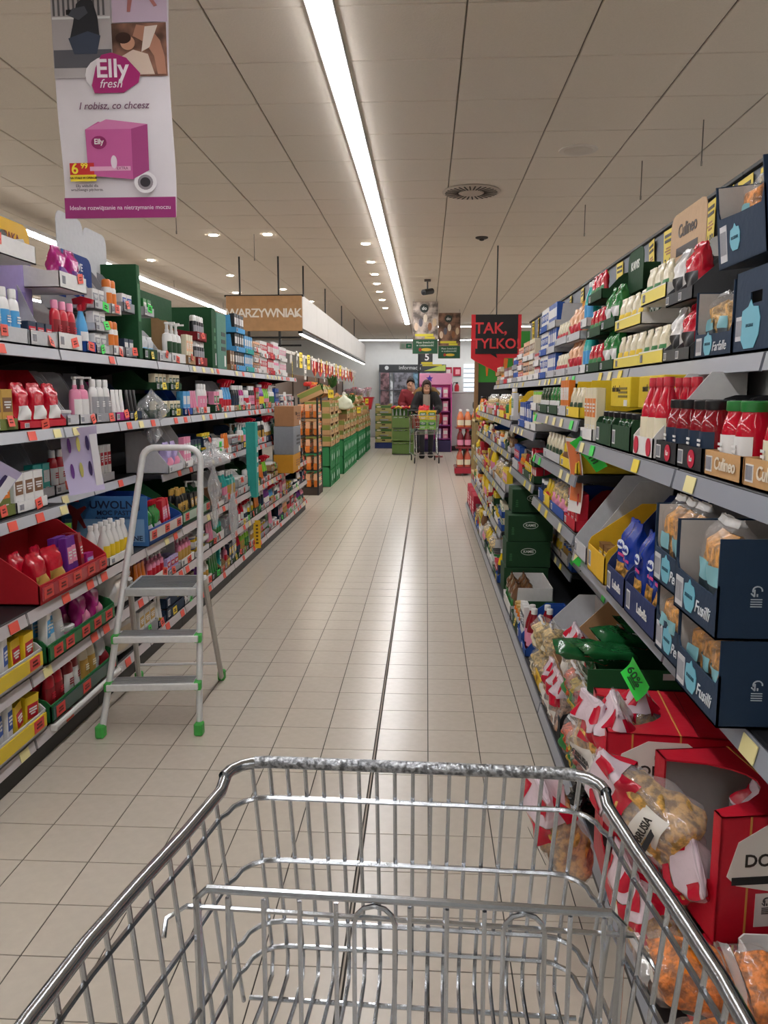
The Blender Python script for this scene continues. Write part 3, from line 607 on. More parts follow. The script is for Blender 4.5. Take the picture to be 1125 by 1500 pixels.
# ================================================================== HANGING BANNER
def banner():
    w, h = .557, 1.04; Y = 3.6; ztop = 3.30; cx = -1.505; zb = 2.25; H_ = ztop - zb
    def sheet(u, v):
        y = .012*math.sin(v*9+1) * (1-v)*1.2 + .004*math.sin(u*5+v*3)
        return (-w/2 + u*w + .008*math.sin(v*7), y, zb + v*H_)
    def S(x, z, dx, dz, m, t=.004, name='print', shape='patch', kids=(), lab=None):  # print at x (from centre), z
        me = patch(dx, dz, .0012) if shape == 'patch' else oval(dx, dz)
        v = (z-zb)/H_; y = .012*math.sin(v*9+1)*(1-v)*1.2
        return part(name, me, m, (x + .008*math.sin(v*7), y-t, z), (0,0,0), kids, lab)
    ps = [part('sheet', MB().surf(sheet, 6, 24).mesh('sheet', True), mat('#dcd6dc', .5))]
    MG = PRINT('#96226f')
    ps.append(S(0, zb+.048, w*.99, .096, MG, .008, 'purple_band', kids=(part('lettering', text('Idealne rozwiązanie na nietrzymanie moczu', .0285), PRINT('#e8d8e4'), (0,-.0015,.0)),)))
    top = zb + .64
    # photographs: left (photographer kneeling by a railing), right top (yoga legs), right (couple)
    ps.append(S(-.135, top+.205, .287, .41, PRINT('#b4aeb0'), .008, 'photo_print', kids=tuple([part('railing', patch(.28,.012), PRINT('#dcdcdc'), (0,-.0012,.18)), part('railing', patch(.28,.01), PRINT('#dcdcdc'), (0,-.0012,.06)), part('printed_ground', patch(.28,.08), PRINT('#5a5a62'), (0,-.0012,-.12))] +
        [part('baluster', patch(.01,.1), PRINT('#5a585c'), (-.13+.024*i,-.0016,.12)) for i in range(11)] + [part('printed_figure', poly([(-.07,-.04),(-.05,-.09),(.05,-.09),(.075,-.02),(.07,.06),(.05,.13),(.02,.16),(-.03,.12),(-.05,.03)], .002, 'kneel'), PRINT('#23262e'), (0.01,-.0022,-.0)), part('printed_figure', oval(.045,.055), PRINT('#c49a86'), (.02,-.0026,.18)), part('printed_jeans', poly([(-.075,-.03),(-.05,-.1),(.06,-.1),(.08,-.02),(.02,.0)], .002, 'jeans'), PRINT('#3a4458'), (.01,-.0026,0)), part('printed_arm', poly([(-.05,.07),(.0,.05),(.045,.08),(.03,.11),(-.03,.1)], .002, 'arm'), PRINT('#4a4e58'), (-.01,-.0026,0)), part('printed_camera', patch(.03,.022), PRINT('#101014'), (-.055,-.0028,.085))])))
    ps.append(S(.142, top+.325, .262, .17, PRINT('#cdb9cf'), .008, 'photo_print', kids=(part('printed_figure', poly([(-.06,-.04),(-.045,-.04),(-.03,.03),(.03,.035),(.07,-.02),(.085,-.015),(.04,.05),(-.05,.05)], .002, 'legs'), PRINT('#b0706e'), (0,-.0016,0)), part('printed_meadow', patch(.12,.03), PRINT('#a9bfa0'), (.06,-.0014,.03)))))
    ps.append(S(.142, top+.12, .262, .235, mat('#8a6252', .5, 'photo'), .008, 'photo_print', kids=(part('printed_figure', poly([(-.12,-.11),(-.09,-.03),(-.03,.0),(.04,-.02),(.07,-.11)], .002, 'couple1'), PRINT('#d9c4b4'), (0,-.0016,0)), part('printed_figure', poly([(-.01,.11),(.05,.10),(.10,.04),(.12,-.03),(.125,-.11),(.085,-.11),(.07,-.03),(.03,.03),(-.03,.06)], .0026, 'couple2'), PRINT('#b5826c'), (0,-.0016,0)), part('printed_figure', oval(.07,.062), PRINT('#c9967c'), (-.055,-.003,.03)), part('printed_hair', oval(.075,.05), PRINT('#3a201a'), (-.075,-.0036,.052)), part('printed_sleeve', poly([(.0,.11),(.06,.115),(.02,.02),(-.02,.0)], .003, 'couple3'), PRINT('#e2d2c8'), (.03,-.002,-.01)))))
    blob = [(-.1,-.085),(.04,-.085),(.115,-.04),(.125,.0),(.06,.07),(-.01,.095),(-.06,.085),(-.09,.03),(-.112,-.05)]
    ps.append(S(.0, top+.01, .25, .17, PRINT('#e9e4e8'), .0105, 'logo_halo', 'oval'))
    ps.append(part('logo_blob', cached('blob', lambda: MB().prism(blob, 'y', -.003, 0).mesh('blob', bevel=.001)), PRINT('#a8226f'), (.012, -.0135, top+.012), kids=(part('lettering', text('Elly', .115, True), PRINT('#f2e8f0'), (-.01,-.004,.02)), part('lettering', text('fresh', .055, False, .3), PRINT('#f2e8f0'), (-.02,-.004,-.045)))))
    ps.append(part('lettering', text('I robisz, co chcesz', .046, False, .25), PRINT('#6a3a5c'), (.0,-.014, top-.13)))
    bx, bz = .02, top-.325
    ps.append(part('printed_pack', poly([(-.16,-.12),(.06,-.14),(.06,.09),(-.1,.125),(-.165,.09)], .0016, 'pk1'), PRINT('#c25a98'), (bx,-.012,bz), kids=(part('pack_side', poly([(.06,-.14),(.14,-.1),(.14,.11),(.06,.09)], .002, 'pk2'), PRINT('#a4407e')), part('pack_top', poly([(-.165,.09),(.06,.09),(.14,.11),(-.06,.135)], .002, 'pk3'), PRINT('#cf7aac')),
        part('logo_blob', oval(.075,.06), PRINT('#8e1c60'), (-.1,-.002,.03), kids=()), part('lettering', text('Elly', .034, True), PRINT('white'), (-.1,-.004,.033)), part('lettering', text('EXTRA', .018), PRINT('#6a1c4a'), (.01,-.003,-.09)), part('pack_band', patch(.2,.02), PRINT('#e2a8c8'), (-.05,-.0018,-.09)), part('pack_oval', oval(.03,.06), PRINT('#e8d8e4'), (-.03,-.003,-.06)))))
    ps.append(part('price_box', patch(.12,.055), PRINT('#c4201f'), (-.17,-.0135,zb+.225), kids=(part('lettering', text('6', .07, True), PRINT('#f5e03a'), (-.035,-.002,-.0)), part('lettering', text('99', .035, True), PRINT('#f5e03a'), (.012,-.002,.013)))))
    ps.append(part('offer_strip', patch(.128,.03), PRINT('#f0d832'), (-.165,-.0137,zb+.183), kids=(part('lettering', text('NA STAŁE W OFERCIE', .0135, True), PRINT('#5a2a10'), (0,-.002,0)),)))
    ps.append(part('lettering', text('Elly wkładki dla\nwrażliwego pęcherza.', .018), PRINT('#4a3a4c'), (-.15,-.0125,zb+.138)))
    ps.append(part('round_seal', oval(.11,.1), PRINT('#ece8ec'), (.14,-.0125,zb+.16), kids=(part('seal_mark', oval(.075,.07), PRINT('#8a848c'), (0,-.0018,0)), part('seal_mark', oval(.05,.045), PRINT('#2a262c'), (0,-.003,0)))))
    for x in (-.2, .2): ps.append(part('hanging_wire', MB().tube([(x,.0,ztop-.02),(x,0,ztop+.03)], .002, 5).mesh('w'), mat('#999', .4) if False else mat('#99938c', .4)))
    thing('hanging_banner', 'long white and purple advertising banner hanging above the toiletries rack', 'banner', ps, (cx*.9, Y, .142), scale=.9)
banner()
#@@STOCK@@

# ================================================================== SPECIAL DISPLAYS, PASTA SIDE
NAVY = CARD('#17304a'); NAVYD = CARD('#2b3a4c'); LIN = CARD('#b9b4b0'); REDC = mat('#c5122b', .45, 'card')
def blobm(s): return cached(('catblob', s), lambda: MB().prism([(s*x, s*z) for x, z in ((-.3,-.55),(.3,-.55),(.55,-.25),(.6,.15),(.45,.42),(.15,.45),(.0,.62),(-.15,.46),(-.5,.38),(-.6,-.1),(-.5,-.35))], 'y', -.0014, 0).mesh('blob'))
def pasta_box(label, Y, X, z, w=.245, d=.40, h=.175, hf=.08, open_top=True, group=None, hole=False, name='Fusilli', tilt=0):
    t = .004; b = MB(); b.box(-w/2, w/2, -d/2, d/2, 0, t); b.box(-w/2, w/2, d/2-t, d/2, 0, h)
    side = [(-d/2,0),(d/2,0),(d/2,h),(-d/2+.0,h)] 
    b.prism([(-d/2,0),(d/2,0),(d/2,h),(-d/2,h)], 'x', w/2-t, w/2)
    b.prism([(-d/2,0),(d/2,0),(d/2,h),(-d/2+.0,h)], 'x', -w/2, -w/2+t)
    if hole:
        hx, z0, z1 = .035, h*.58, h*.72
        b.box(-w/2, w/2, -d/2, -d/2+t, 0, z0).box(-w/2, -hx, -d/2, -d/2+t, z0, z1).box(hx, w/2, -d/2, -d/2+t, z0, z1).box(-w/2, w/2, -d/2, -d/2+t, z1, h)
    else:
        b.prism([(-w/2,0),(w/2,0),(w/2,hf*1.25),(w/2-.02,hf*.95),(0,hf*.98),(-w/2+.02,hf*1.05),(-w/2,hf*1.35)], 'y', -d/2, -d/2+t)
    y = -d/2
    ps = [part('carton_body', b.mesh('pbox'), NAVY)]
    for x_ in (-w/2+t, w/2-t-.001): ps.append(part('inner_lining', MB().box(x_, x_+.001, -d/2+.006, d/2-.006, .006, h-.003).mesh('lin'), LIN))
    zf = hf*.5 if not hole else h*.3
    ps.append(part('barcode', patch(.045, hf*.75), PRINT('#c9c9cd'), (-w*.36, y, zf), kids=(part('bars', barcode(.042, hf*.6), PRINT('#a9a9b0'), (0,-.0008,0)),)))
    ps.append(part('logo_blob', blobm(.055 if not hole else .1), PRINT('#6fb7cb'), (-w*.1, y-.0006, zf+.004), kids=(part('lettering', text('PASTANI', .011), PRINT('#2a5a6c'), (0,-.002,0)),)))
    if not hole: ps.append(part('lettering', text(name, .036, False, .3), PRINT('#dfe3e8'), (w*.2, y-.001, zf-.006)))
    ps.append(part('carton_mark', fscmark(.02), PRINT('#c3cbd4'), (w/2+.0006, -d*.33, h*.42), (0, 0, PI/2)))
    thing('pasta_carton', label, 'carton', ps, (X + d/2, Y, z), rot=(tilt, 0, -PI/2), group=group)
    return w, d, h
def big_bag(label, loc, rot, seed, c='#d9a24a', red=True, sc=1.0, group=None, w=.15, d=.09, h=.26, txt='DOBRUSIA'):
    k_ = w*.035 if not red else .008
    ps = [part('contents', bag_mesh(w*.97, d*.97, h*(.72 if red else .86), seed, 0, k_*.8, .9 if red else .86), mat(c, .5, 'pasta')), part('film', bag_mesh(w, d, h, seed, .0025, k_, .66 if red else .8), clear_film('#f6eef2', .30) if red else clear_film('#ffffff', .10))]
    if red:
        ps.append(part('printed_top', bag_mesh(w, d, h, seed, .005, .008, .66, .72, .97), FOIL('#d9c4cc')))
        for (u0, u1, v0, v1) in ((.02,.2,.74,.9), (.24,.46,.55,.72), (.52,.7,.7,.92), (.3,.42,.8,.95)):
            ps.append(part('printed_stripe', bag_mesh(w, d, h, seed, .0065, .008, .66, v0, v1, u0, u1), FOIL('#c01430')))
        ps.append(part('printed_badge', bag_mesh(w, d, h, seed, .006, .008, .66, .22, .46, .15, .36), PRINT('#e8e2d8')))
        ps.append(part('lettering', text(txt, .024, True), PRINT('#2a2420'), (0, -d/2-.019, h*.36)))
        ps.append(part('printed_ribbon', patch(.07,.012), PRINT('#23242c'), (0, -d/2-.018, h*.29)))
    else:
        ps.append(part('printed_badge', bag_mesh(w, d, h, seed, .0042, k_, .8, .40, .58, .17, .33), PRINT('#7fb4bc')))
        ps.append(part('printed_label', bag_mesh(w, d, h, seed, .0038, k_, .8, .08, .40, .17, .36), PRINT('#26343c')))
        ps.append(part('top_seal', bag_mesh(w, d, h, seed, .0032, k_, .8, .94, 1.0), clear_film('#f4f4f4', .5)))
    return thing('pasta_bag', label, 'pasta bag', ps, loc, rot=rot, group=group, scale=sc)
R_ = -PI/2
# two columns of navy cartons on the third shelf, two high
cols = [(1.545, .535, 'nearer the shelf bay joint'), (1.79, .56, 'beside the blue pasta packs')]
for k, (Y, X, wh) in enumerate(cols):
    for t in range(2):
        z = .793 + t*.167; lab = f"navy pasta carton {'stacked on top' if t else 'under another carton'}, low pasta shelf, {['beside yellow-labelled bags','beside blue pasta packs'][k]}"
        lab = f"open navy pasta carton, {'upper' if t else 'lower'} of a stack of two, {['overhanging the red boxes','next to the glossy blue packs'][k]}"
        pasta_box(lab, Y, X - (.012 if t else 0), z, h=.165 if t == 0 else .185, d=.40, name='Fusilli' if k == 0 else 'Penne')
        for q in range(3):
            if t == 1 and q == 0 and k == 0: continue
            big_bag(f"clear bag of spiral pasta in the {'upper' if t else 'lower'} navy carton {['above the red boxes','next to the blue packs'][k]}", (X + .048 - (.012 if t else 0) + rnd.uniform(-.006,.01), Y + .068 - q*.068, z+.006), (rnd.uniform(-.03,.06), rnd.uniform(-.05,.05), R_ + rnd.uniform(-.12,.12)), 30+q+k*5+t*9, '#d3923a', False, group=f"pasta bags, navy carton {'upper' if t else 'lower'} {k}", w=.07, d=.07, h=.158 if t == 0 else .205)
# glossy blue packs and yellow carton further along that shelf
def open_carton(label, side, Y, Xf, z, w, d, hb, hf, c, lining='#b9b4b0', logo=None, logoc='white', lsz=.04, mark=True, rz_off=0):
    ps = tray_parts(w, d, hb, hf, 'slope', c)
    ps.append(part('inner_lining', MB().box(-w/2+.005, w/2-.005, d/2-.006, d/2-.0045, .006, hb-.004).mesh('lin'), CARD(lining)))
    if logo: ps.append(part('lettering', text(logo, lsz, True), PRINT(logoc), (w*.12, -d/2-.002, hf*.5)))
    if mark: ps.append(part('carton_mark', fscmark(.02), PRINT('white'), (w/2+.0006, -d*.3, hf*.5), (0,0,PI/2)))
    s = 1 if side == 'L' else -1
    return thing('open_carton', label, 'carton', ps, (Xf - s*d/2, Y, z), (PI/2 if side == 'L' else -PI/2)+rz_off)
GB = lambda: None
for k, (Y, n) in enumerate([(2.09, 3), (2.36, 2)]):
    w = .09*n + .03
    open_carton(f"dark blue open carton of {['three','two'][k]} glossy blue pasta packs, low pasta shelf", 'R', Y, .565, .793, w, .3, .2 if k == 0 else .3, .085, '#1a2c5e', logo='Lubella', lsz=.035)
    for q in range(n):
        lab = f"glossy blue pasta pack with a window, {['three','two'][k]}-pack blue carton, low shelf"
        ps = [part('pouch', bag_mesh(.085,.06,.23,50+q,0,.004), FOIL('#16389a')), part('window', bag_mesh(.085,.06,.23,50+q,.0022,.004,.72,.12,.42,.14,.36), mat('#cf9a4a', .4, 'pasta')), part('brand_oval', oval(.06,.028), PRINT('#e8eef6'), (0,-.037,.15), (-.1,0,0)), part('lettering', text('Lubella', .017, True), PRINT('#16389a'), (0,-.0395,.15)), part('pink_stripe', patch(.05,.008), PRINT('#d83a86'), (.01,-.036,.12))]
        thing('pasta_pack', lab, 'pasta pack', ps, (.565+.05, Y + w/2 - .055 - q*.09, .799), R_+rnd.uniform(-.1,.1), 'blue packs ' + str(k), rot=(rnd.uniform(-.1,0), 0, R_+rnd.uniform(-.1,.1)))
open_carton('bright yellow cut-open carton with a grey inside on the low pasta shelf', 'R', 2.66, .57, .793, .26, .3, .23, .09, '#e2b21e', logo=None)
open_carton('white open carton with a tall back beside the yellow carton, low pasta shelf', 'R', 2.96, .575, .793, .22, .3, .30, .06, 'light grey')
put_tray('R', 2.66, .59, .799, 'low shelf', 'smallbox', 'brown', 'yellow', 3, tray='kraft', hb=.05, hf=.03, d=.2)
# fluorescent discount tags hanging off the rails
def flo_tag(label, loc, rot, w=.07, h=.13, t2='-35%'):
    thing('discount_tag', label, 'price tag', [part('card', MB().surf(lambda u, v: ((u-.5)*w, .02*math.sin(v*2.2), -v*h), 4, 8).mesh('c', True), PRINT('#35e04c')), part('lettering', text(t2, .032, True), PRINT('#0c3a14'), (0,-.004,-h*.30), (-.15,0,0)), part('small_print', lines(w*.6,h*.25,3,4), PRINT('#0c5a1c'), (0,.012,-h*.68), (.1,0,0))], loc, rot=rot)
flo_tag('bright green curled discount strip hanging off the sauce shelf end', (.575, 3.14, 1.225), (.5, -.5, R_+.7), .06, .16)
flo_tag('bright green bent discount strip above the brown noodle carton', (.575, 3.0, .79), (.3, -.7, R_+.6), .07, .15)
flo_tag('bright green diamond discount card marked 60% above the red boxes', (.535, 1.93, .72), (0, .75, R_+.5), .085, .085, '60%')
ps = [part('sheet', MB().surf(lambda u, v: ((u-.5)*.11, .03*math.sin(v*2.4), -v*.3), 4, 10).mesh('s', True), PRINT('#e6e0dc')), part('printed_photo', MB().surf(lambda u, v: ((u-.5)*.095, .03*math.sin((.05+v*.8)*2.4)-.002, -.015-v*.24), 4, 8).mesh('s', True), mat('#c0683a', .5, 'photo'))]
thing('recipe_leaflet', 'curled paper recipe leaflet with an orange photo hanging from the shelf rail', 'leaflet', ps, (.58, 3.24, 1.225), R_+.3)

# ------------------------------------------------------------------ red pasta boxes on the base shelf
def red_box(label, loc, rz, w=.30, d=.42, h=.265, badge=True):
    t = .004; b = MB(); n0 = -.5*w+.05; n1 = .5*w-.03
    b.box(-w/2, w/2, -d/2, d/2, 0, t); b.box(-w/2, w/2, d/2-t, d/2, 0, h)
    ends = [(-d/2,0),(d/2,0),(d/2,h),(-d/2,h)]
    b.prism(ends, 'x', -w/2, -w/2+t); b.prism(ends, 'x', w/2-t, w/2)
    fr = [(-w/2,0),(w/2,0),(w/2,h),(n1,h),(n1,.12)] + [(n1+(n0-n1)*k/6, .12-.045*math.sin(PI*k/6)) for k in range(1,6)] + [(n0,.12),(n0,h),(-w/2,h)]
    b.prism(fr, 'y', -d/2, -d/2+t)
    tp = [(-w/2,-d/2),(n0,-d/2)] + [(n0+(n1-n0)*k/8, -d/2+.15*math.sin(PI*k/8)**.6) for k in range(1,8)] + [(n1,-d/2),(w/2,-d/2),(w/2,d/2),(-w/2,d/2)]
    b.prism(tp, 'z', h-t, h)
    gold = PRINT('#cf8f45')
    ps = [part('carton_body', b.mesh('rbox'), REDC), part('inner_lining', MB().box(-w/2+t, -w/2+t+.001, -d/2+.006, d/2-.006, .006, h-.006).mesh('lin'), CARD('#c4bfbc')), part('inner_lining', MB().box(w/2-t-.001, w/2-t, -d/2+.006, d/2-.006, .006, h-.006).mesh('lin'), CARD('#c4bfbc')), part('inner_lining', MB().box(-w/2+.006,w/2-.006,d/2-.006,d/2-.005,.006,h-.006).mesh('lin'), CARD('#c4bfbc')),
          *[part('gold_stripe', MB().box(-w/2, w/2, yy-.002, yy+.002, h, h+.001).mesh('g'), gold) for yy in (-.04,.09)], *[part('gold_stripe', MB().box(w/2, w/2+.001, yy-.002, yy+.002, 0, h).mesh('g'), gold) for yy in (-.15,-.04,.09)],
          part('top_seam', MB().box(-w/2, w/2, .0, .002, h, h+.0008).mesh('s'), PRINT('#8a0c1c')),
          part('mark_label', patch(.045,.07), PRINT('#d9d2cc'), (w/2, -d*.26, h*.26), (0,0,PI/2), (part('carton_mark', fscmark(.018), PRINT('#4a4442'), (0,-.0014,.006)),))]
    if badge:
        ps.append(part('badge', poly([(-.11,-.02),(-.09,.05),(-.03,.085),(.06,.085),(.12,.04),(.13,-.02),(.06,-.075),(-.02,-.055),(-.09,-.04)], .0016, 'dob'), PRINT('#e6dfd6'), (w/2+.0012, -d*.20, h*.62), (0,0,PI/2), (part('lettering', text('DOBRUSIA', .036, True), PRINT('#2a2018'), (.01,-.002,.01)), part('lettering', text('MAKARON', .014), PRINT('#2a2018'), (.02,-.002,.045)), part('ribbon', patch(.2,.016), PRINT('#1c1a1a'), (.0,-.0018,-.03)))))
    thing('pasta_box', label, 'box', ps, loc, rz)
    return h
bx = []
red_box('red pasta box with cut-out window, upper box beside the green cartons', (.66, 1.965, .335), R_ - .10)
red_box('red pasta box with cut-out window, upper box showing the cream badge', (.755, 1.63, .335), R_ + .14)
red_box('lower red pasta box under the box beside the green cartons', (.68, 1.95, .143), R_ - .05, h=.19, badge=False)
red_box('lower red pasta box under the badge box', (.74, 1.62, .143), R_ + .10, h=.19, badge=False)
red_box('red pasta box standing behind the trolley side, base shelf near the orange bags', (.76, 1.27, .143), R_ + .05, h=.19, badge=False)
BG = lambda lab, loc, rot, s, sc=1.0, grp=None: big_bag(lab, loc, rot, s, '#d8a85a', True, sc, grp)
BG('white and red pasta bag with badge leaning out beside the green cartons', (.475, 1.99, .40), (.2, 0, R_+.25), 61, .95)
BG('white and red pasta bag upright in the window by the green cartons', (.50, 1.93, .40), (.1, .1, R_-.1), 62, 1.0)
BG('white and red pasta bag at the back of the red box by the green cartons', (.56, 2.0, .42), (.0, -.15, R_), 63, .9)
BG('white and red pasta bag lying tipped in the badge box window', (.56, 1.56, .47), (.5, -1.1, R_+.35), 64, 1.0)
BG('white and red pasta bag deep inside the badge box', (.68, 1.62, .36), (-.1, .2, R_), 65, .9)
BG('white and red pasta bag poking low from the badge box window', (.57, 1.66, .345), (.2, .9, R_+.1), 66, .85)
BG('white and red pasta bag hanging out low over the floor', (.40, 2.0, .16), (.42, .15, R_+.2), 67, 1.1)
BG('white and red pasta bag in the lower box under the badge box', (.52, 1.68, .17), (.35, .1, R_+.1), 68, .95)
BG('white and red pasta bag in the lower box, tipped against its neighbour', (.545, 1.55, .16), (.4, -.2, R_-.1), 69, .95)
for k, (x, y, z) in enumerate([(.60,1.30,.34),(.70,1.24,.34),(.58,1.16,.33)]):
    big_bag('clear bag of orange pasta on the red box without a badge', (x, y, z), (rnd.uniform(.9,1.3), rnd.uniform(-.3,.3), R_+rnd.uniform(-.4,.4)), 71+k, '#d97a1e', False, .9, 'orange pasta bags on the base shelf')
open_carton('white card tray edge beyond the red boxes, base shelf', 'R', 1.27, .60, .335, .30, .3, .05, .04, 'white')

# ------------------------------------------------------------------ green noodle cartons, black carton and foil bags further along the base shelf
def green_box(label, Y, X, z, w, d, h):
    b = MB(); t = .004
    b.box(-w/2,w/2,-d/2,d/2,0,t).box(-w/2,w/2,d/2-t,d/2,0,h).box(w/2-t,w/2,-d/2,d/2,0,h)
    b.prism([(-d/2,0),(d/2,0),(d/2,h),(-d/2+.12,h),(-d/2,.05)], 'x', -w/2, -w/2+t); b.box(-w/2,w/2,-d/2,-d/2+t,0,.05)
    ps = [part('carton_body', b.mesh('g'), CARD('#16522a')), part('flag_strip', patch(.05,.02), PRINT('#d8d8d4'), (w/2+.0006, d*.1, h-.02), (0,0,PI/2)), part('flag_strip', patch(.02,.02), PRINT('#c4202c'), (w/2+.0006, d*.2, h-.02), (0,0,PI/2)), part('black_tape', patch(.16,.03), PRINT('#101012'), (w/2+.0006, d*.02, h-.075), (0,0,PI/2))]
    thing('noodle_carton', label, 'carton', ps, (X+d/2, Y, z), R_)
def green_pack(label, loc, rot, grp, sc=1):
    ps = [part('pouch', bag_mesh(.13,.03,.19,81,0,.003,.8), FOIL('#1c5a30')), part('window', bag_mesh(.13,.03,.19,81,.002,.003,.8,.06,.3,.1,.4), mat('#d07a3a', .5, 'pasta')), part('flag', patch(.03,.014), PRINT('#e4e4e0'), (-.016,-.019,.165)), part('flag', patch(.016,.014), PRINT('#c8202c'), (.008,-.019,.165)), part('lettering', text('FARFALLE', .02, True), PRINT('#e8ece4'), (0,-.021,.125)), part('small_print', lines(.08,.03,3,5), PRINT('#b8ccb8'), (0,-.02,.09))]
    thing('noodle_pack', label, 'pasta pack', ps, loc, rot=rot, group=grp, scale=sc)
for t, (z, h) in enumerate([(.143,.20),(.345,.22)]):
    green_box(f"dark green open carton of coloured pasta, {'upper' if t else 'lower'} of two, beside the red boxes", 2.56, .50, z, .36, .42, h)
    for q in range(3):
        green_pack(f"green pack of coloured pasta standing in the {'upper' if t else 'lower'} green carton", (.57+.0*q, 2.68-.1*q, z+.006), (.12, rnd.uniform(-.1,.1), R_+rnd.uniform(-.15,.15)), f'green packs standing {t}')
        ps = P_bag('cream','green',.10,.06,.13,85+q,True,['#d85a28','#c9a83a','#b8483a'][q])[0]
        thing('pasta_bag', f"clear bag of coloured pasta at the front of the {'upper' if t else 'lower'} green carton", 'pasta bag', ps, (.525, 2.68-.105*q, z+.008), rot=(.05,0,R_+rnd.uniform(-.15,.15)), group=f'coloured pasta bags {t}')
for q in range(4):
    green_pack('green pasta pack lying on top of the upper green carton', (.60+.07*q, 2.58+rnd.uniform(-.08,.08), .565+.01*q), (1.3+rnd.uniform(-.2,.2), rnd.uniform(-.2,.2), R_+rnd.uniform(-.5,.5)), 'green packs lying on top', .95)
thing('black_bag', 'crumpled shiny black plastic bag on the plinth edge by the trolley', 'bag', [part('film', bag_mesh(.12,.08,.1,91,0,.014,.8), mat('#101012', .12, 'film')), part('knot', bag_mesh(.03,.03,.05,92,0,.004,.8), mat('#101012', .12, 'film'), (0,0,.085))], (.50, 2.33, .145), rot=(.3,.2,.5))
# brown and white cartons with noodle bags (before the green dry-soup cartons)
open_carton('brown kraft open carton with noodle bags on the base shelf', 'R', 3.0, .52, .30, .32, .36, .28, .06, 'kraft', '#8a6648')
open_carton('black open carton of foil-topped bags on the plinth, base shelf', 'R', 2.98, .49, .143, .42, .3, .15, .09, 'black')
for q in range(3):
    big_bag('silver foil topped noodle bag in the black open carton', (.52+.0*q, 3.09-.11*q, .15), (.05, rnd.uniform(-.1,.1), R_), 95+q, '#c89a78', True, .8, 'foil topped bags', txt='')
big_bag('silver topped noodle bag standing in the brown kraft carton', (.57, 2.95, .31), (.0, .1, R_), 99, '#d8c49a', True, .9, None, txt='')
open_carton('yellow low tray of pasta nests at the plinth edge, base shelf', 'R', 3.40, .49, .143, .3, .3, .12, .06, '#e6b82a', logo='P', logoc='#7a2a10')
for q in range(4):
    ps = P_bag('white','cream',.11,.08,.14,101+q,True,'#e0c07a')[0]
    thing('pasta_bag', 'clear bag of pale pasta nests piled above the yellow tray', 'pasta bag', ps, (.53+.03*(q%2), 3.46-.11*(q%2), .155+.13*(q//2)), rot=(.1,rnd.uniform(-.2,.2),R_+rnd.uniform(-.3,.3)), group='nest bags on the base shelf')
open_carton('white open carton with a tall rounded back behind the pasta nest bags', 'R', 3.52, .60, .30, .34, .2, .17, .05, 'light grey')
def kamis_box(label, Y, X, z, w=.24, d=.28, h=.135, grp=None):
    ps = [part('carton_body', boxm(d, w, h), CARD('#12401f')), part('logo_oval', oval(.095,.045), PRINT('#dfe6dc'), (-.0, -w/2-.0006, h*.62), kids=(part('logo_oval', oval(.088,.038), PRINT('#12401f'), (0,-.001,0)), part('lettering', text('KAMIS', .023, True), PRINT('#e8ece4'), (0,-.003,0)))), part('herb_print', lines(.02,.05,4,3), PRINT('#2f6a3c'), (-.11,-w/2-.001,h*.4)), part('lid_seam', MB().box(-d/2,d/2,-.001,.001,h,h+.0008).mesh('s'), PRINT('#0c2a14'))]
    thing('spice_carton', label, 'carton', ps, (X+d/2, Y, z), 0, grp)
for t in range(3): kamis_box(f"closed dark green spice carton with oval logo, {['bottom','middle','top'][t]} of the stack by the plinth", 5.12, .50 + .01*t, .143 + t*.168, h=.165)
kamis_box('closed dark green spice carton set back above the logo stack', 5.2, .55, .65, h=.15)

# ------------------------------------------------------------------ second pasta shelf (sauces) and top shelf
X2, Z2 = .60, 1.227
def jar_tray(label, Y, w, n, jc, lc, lid, c, logo, lg, hb=.17, hf=.055, style='arch'):
    ps = tray_parts(w, .26, hb, hf, style, c)
    if logo: ps.append(part('logo_oval', oval(.045,.042), PRINT(lg), (w*.12,-.1315,hf*.5), kids=(part('lettering', text(logo, .018, True), PRINT('white'), (0,-.002,0)),))) if lg != 'text' else ps.append(part('lettering', text(logo, .036, True, .15), PRINT('#e8dcc8'), (w*.1,-.1325,hf*.55)))
    thing('display_tray', label, 'display tray', ps, (X2+.13, Y, Z2), R_)
    for r in range(2):
        for k in range(n):
            lab = f"{jc} sauce jar with {lid} lid in the {label.split(' tray')[0].split('(')[0].strip()} tray"
            thing('sauce_jar', lab, 'jar', P_sauce(jc, lc, lid)[0], (X2+.045+.078*r, Y + (k-(n-1)/2)*.075, Z2+.005), R_+rnd.uniform(-.1,.1), 'jars: '+lab)
jar_tray('wood-look printed tray of tomato sauces beside its twin', 1.44, .20, 2, 'red', 'cream', 'green', '#c79a66', 'Culineo', 'text')
jar_tray('wood-look printed tray of tomato sauces next to the black trays', 1.655, .20, 2, 'red', 'white', 'green', '#c79a66', 'Culineo', 'text')
jar_tray('black tray of dark-labelled sauce jars next to the wood-look trays', 1.86, .17, 2, 'dark red', 'navy', 'black', 'black', 'Lo', '#c8143c')
jar_tray('black tray of dark-labelled sauce jars next to the ketchup rack', 2.04, .17, 2, 'dark red', 'navy', 'black', 'black', 'Lo', '#c8143c')
ps = [part('board', MB().box(-.35,.35,-.004,.004,0,.29).mesh('b', bevel=.002), CARD('#c9c7c4')), part('lettering', text('SOSY GORĄCE', .052, True), PRINT('#23262c'), (.02,-.006,.245))]
thing('header_board', 'grey header card reading hot sauces behind the sauce jars', 'sign', ps, (X2+.29, 1.96, Z2), R_)
ps = tray_parts(.2,.24,.23,.055,'slope','white'); ps += [part('logo_badge', oval(.045,.05), PRINT('#c8143c'), (x,-.1215,.03)) for x in (-.06,.065)]
thing('display_tray', 'white tray of red ketchup bottles next to the black sauce trays', 'display tray', ps, (X2+.12, 2.26, Z2), R_)
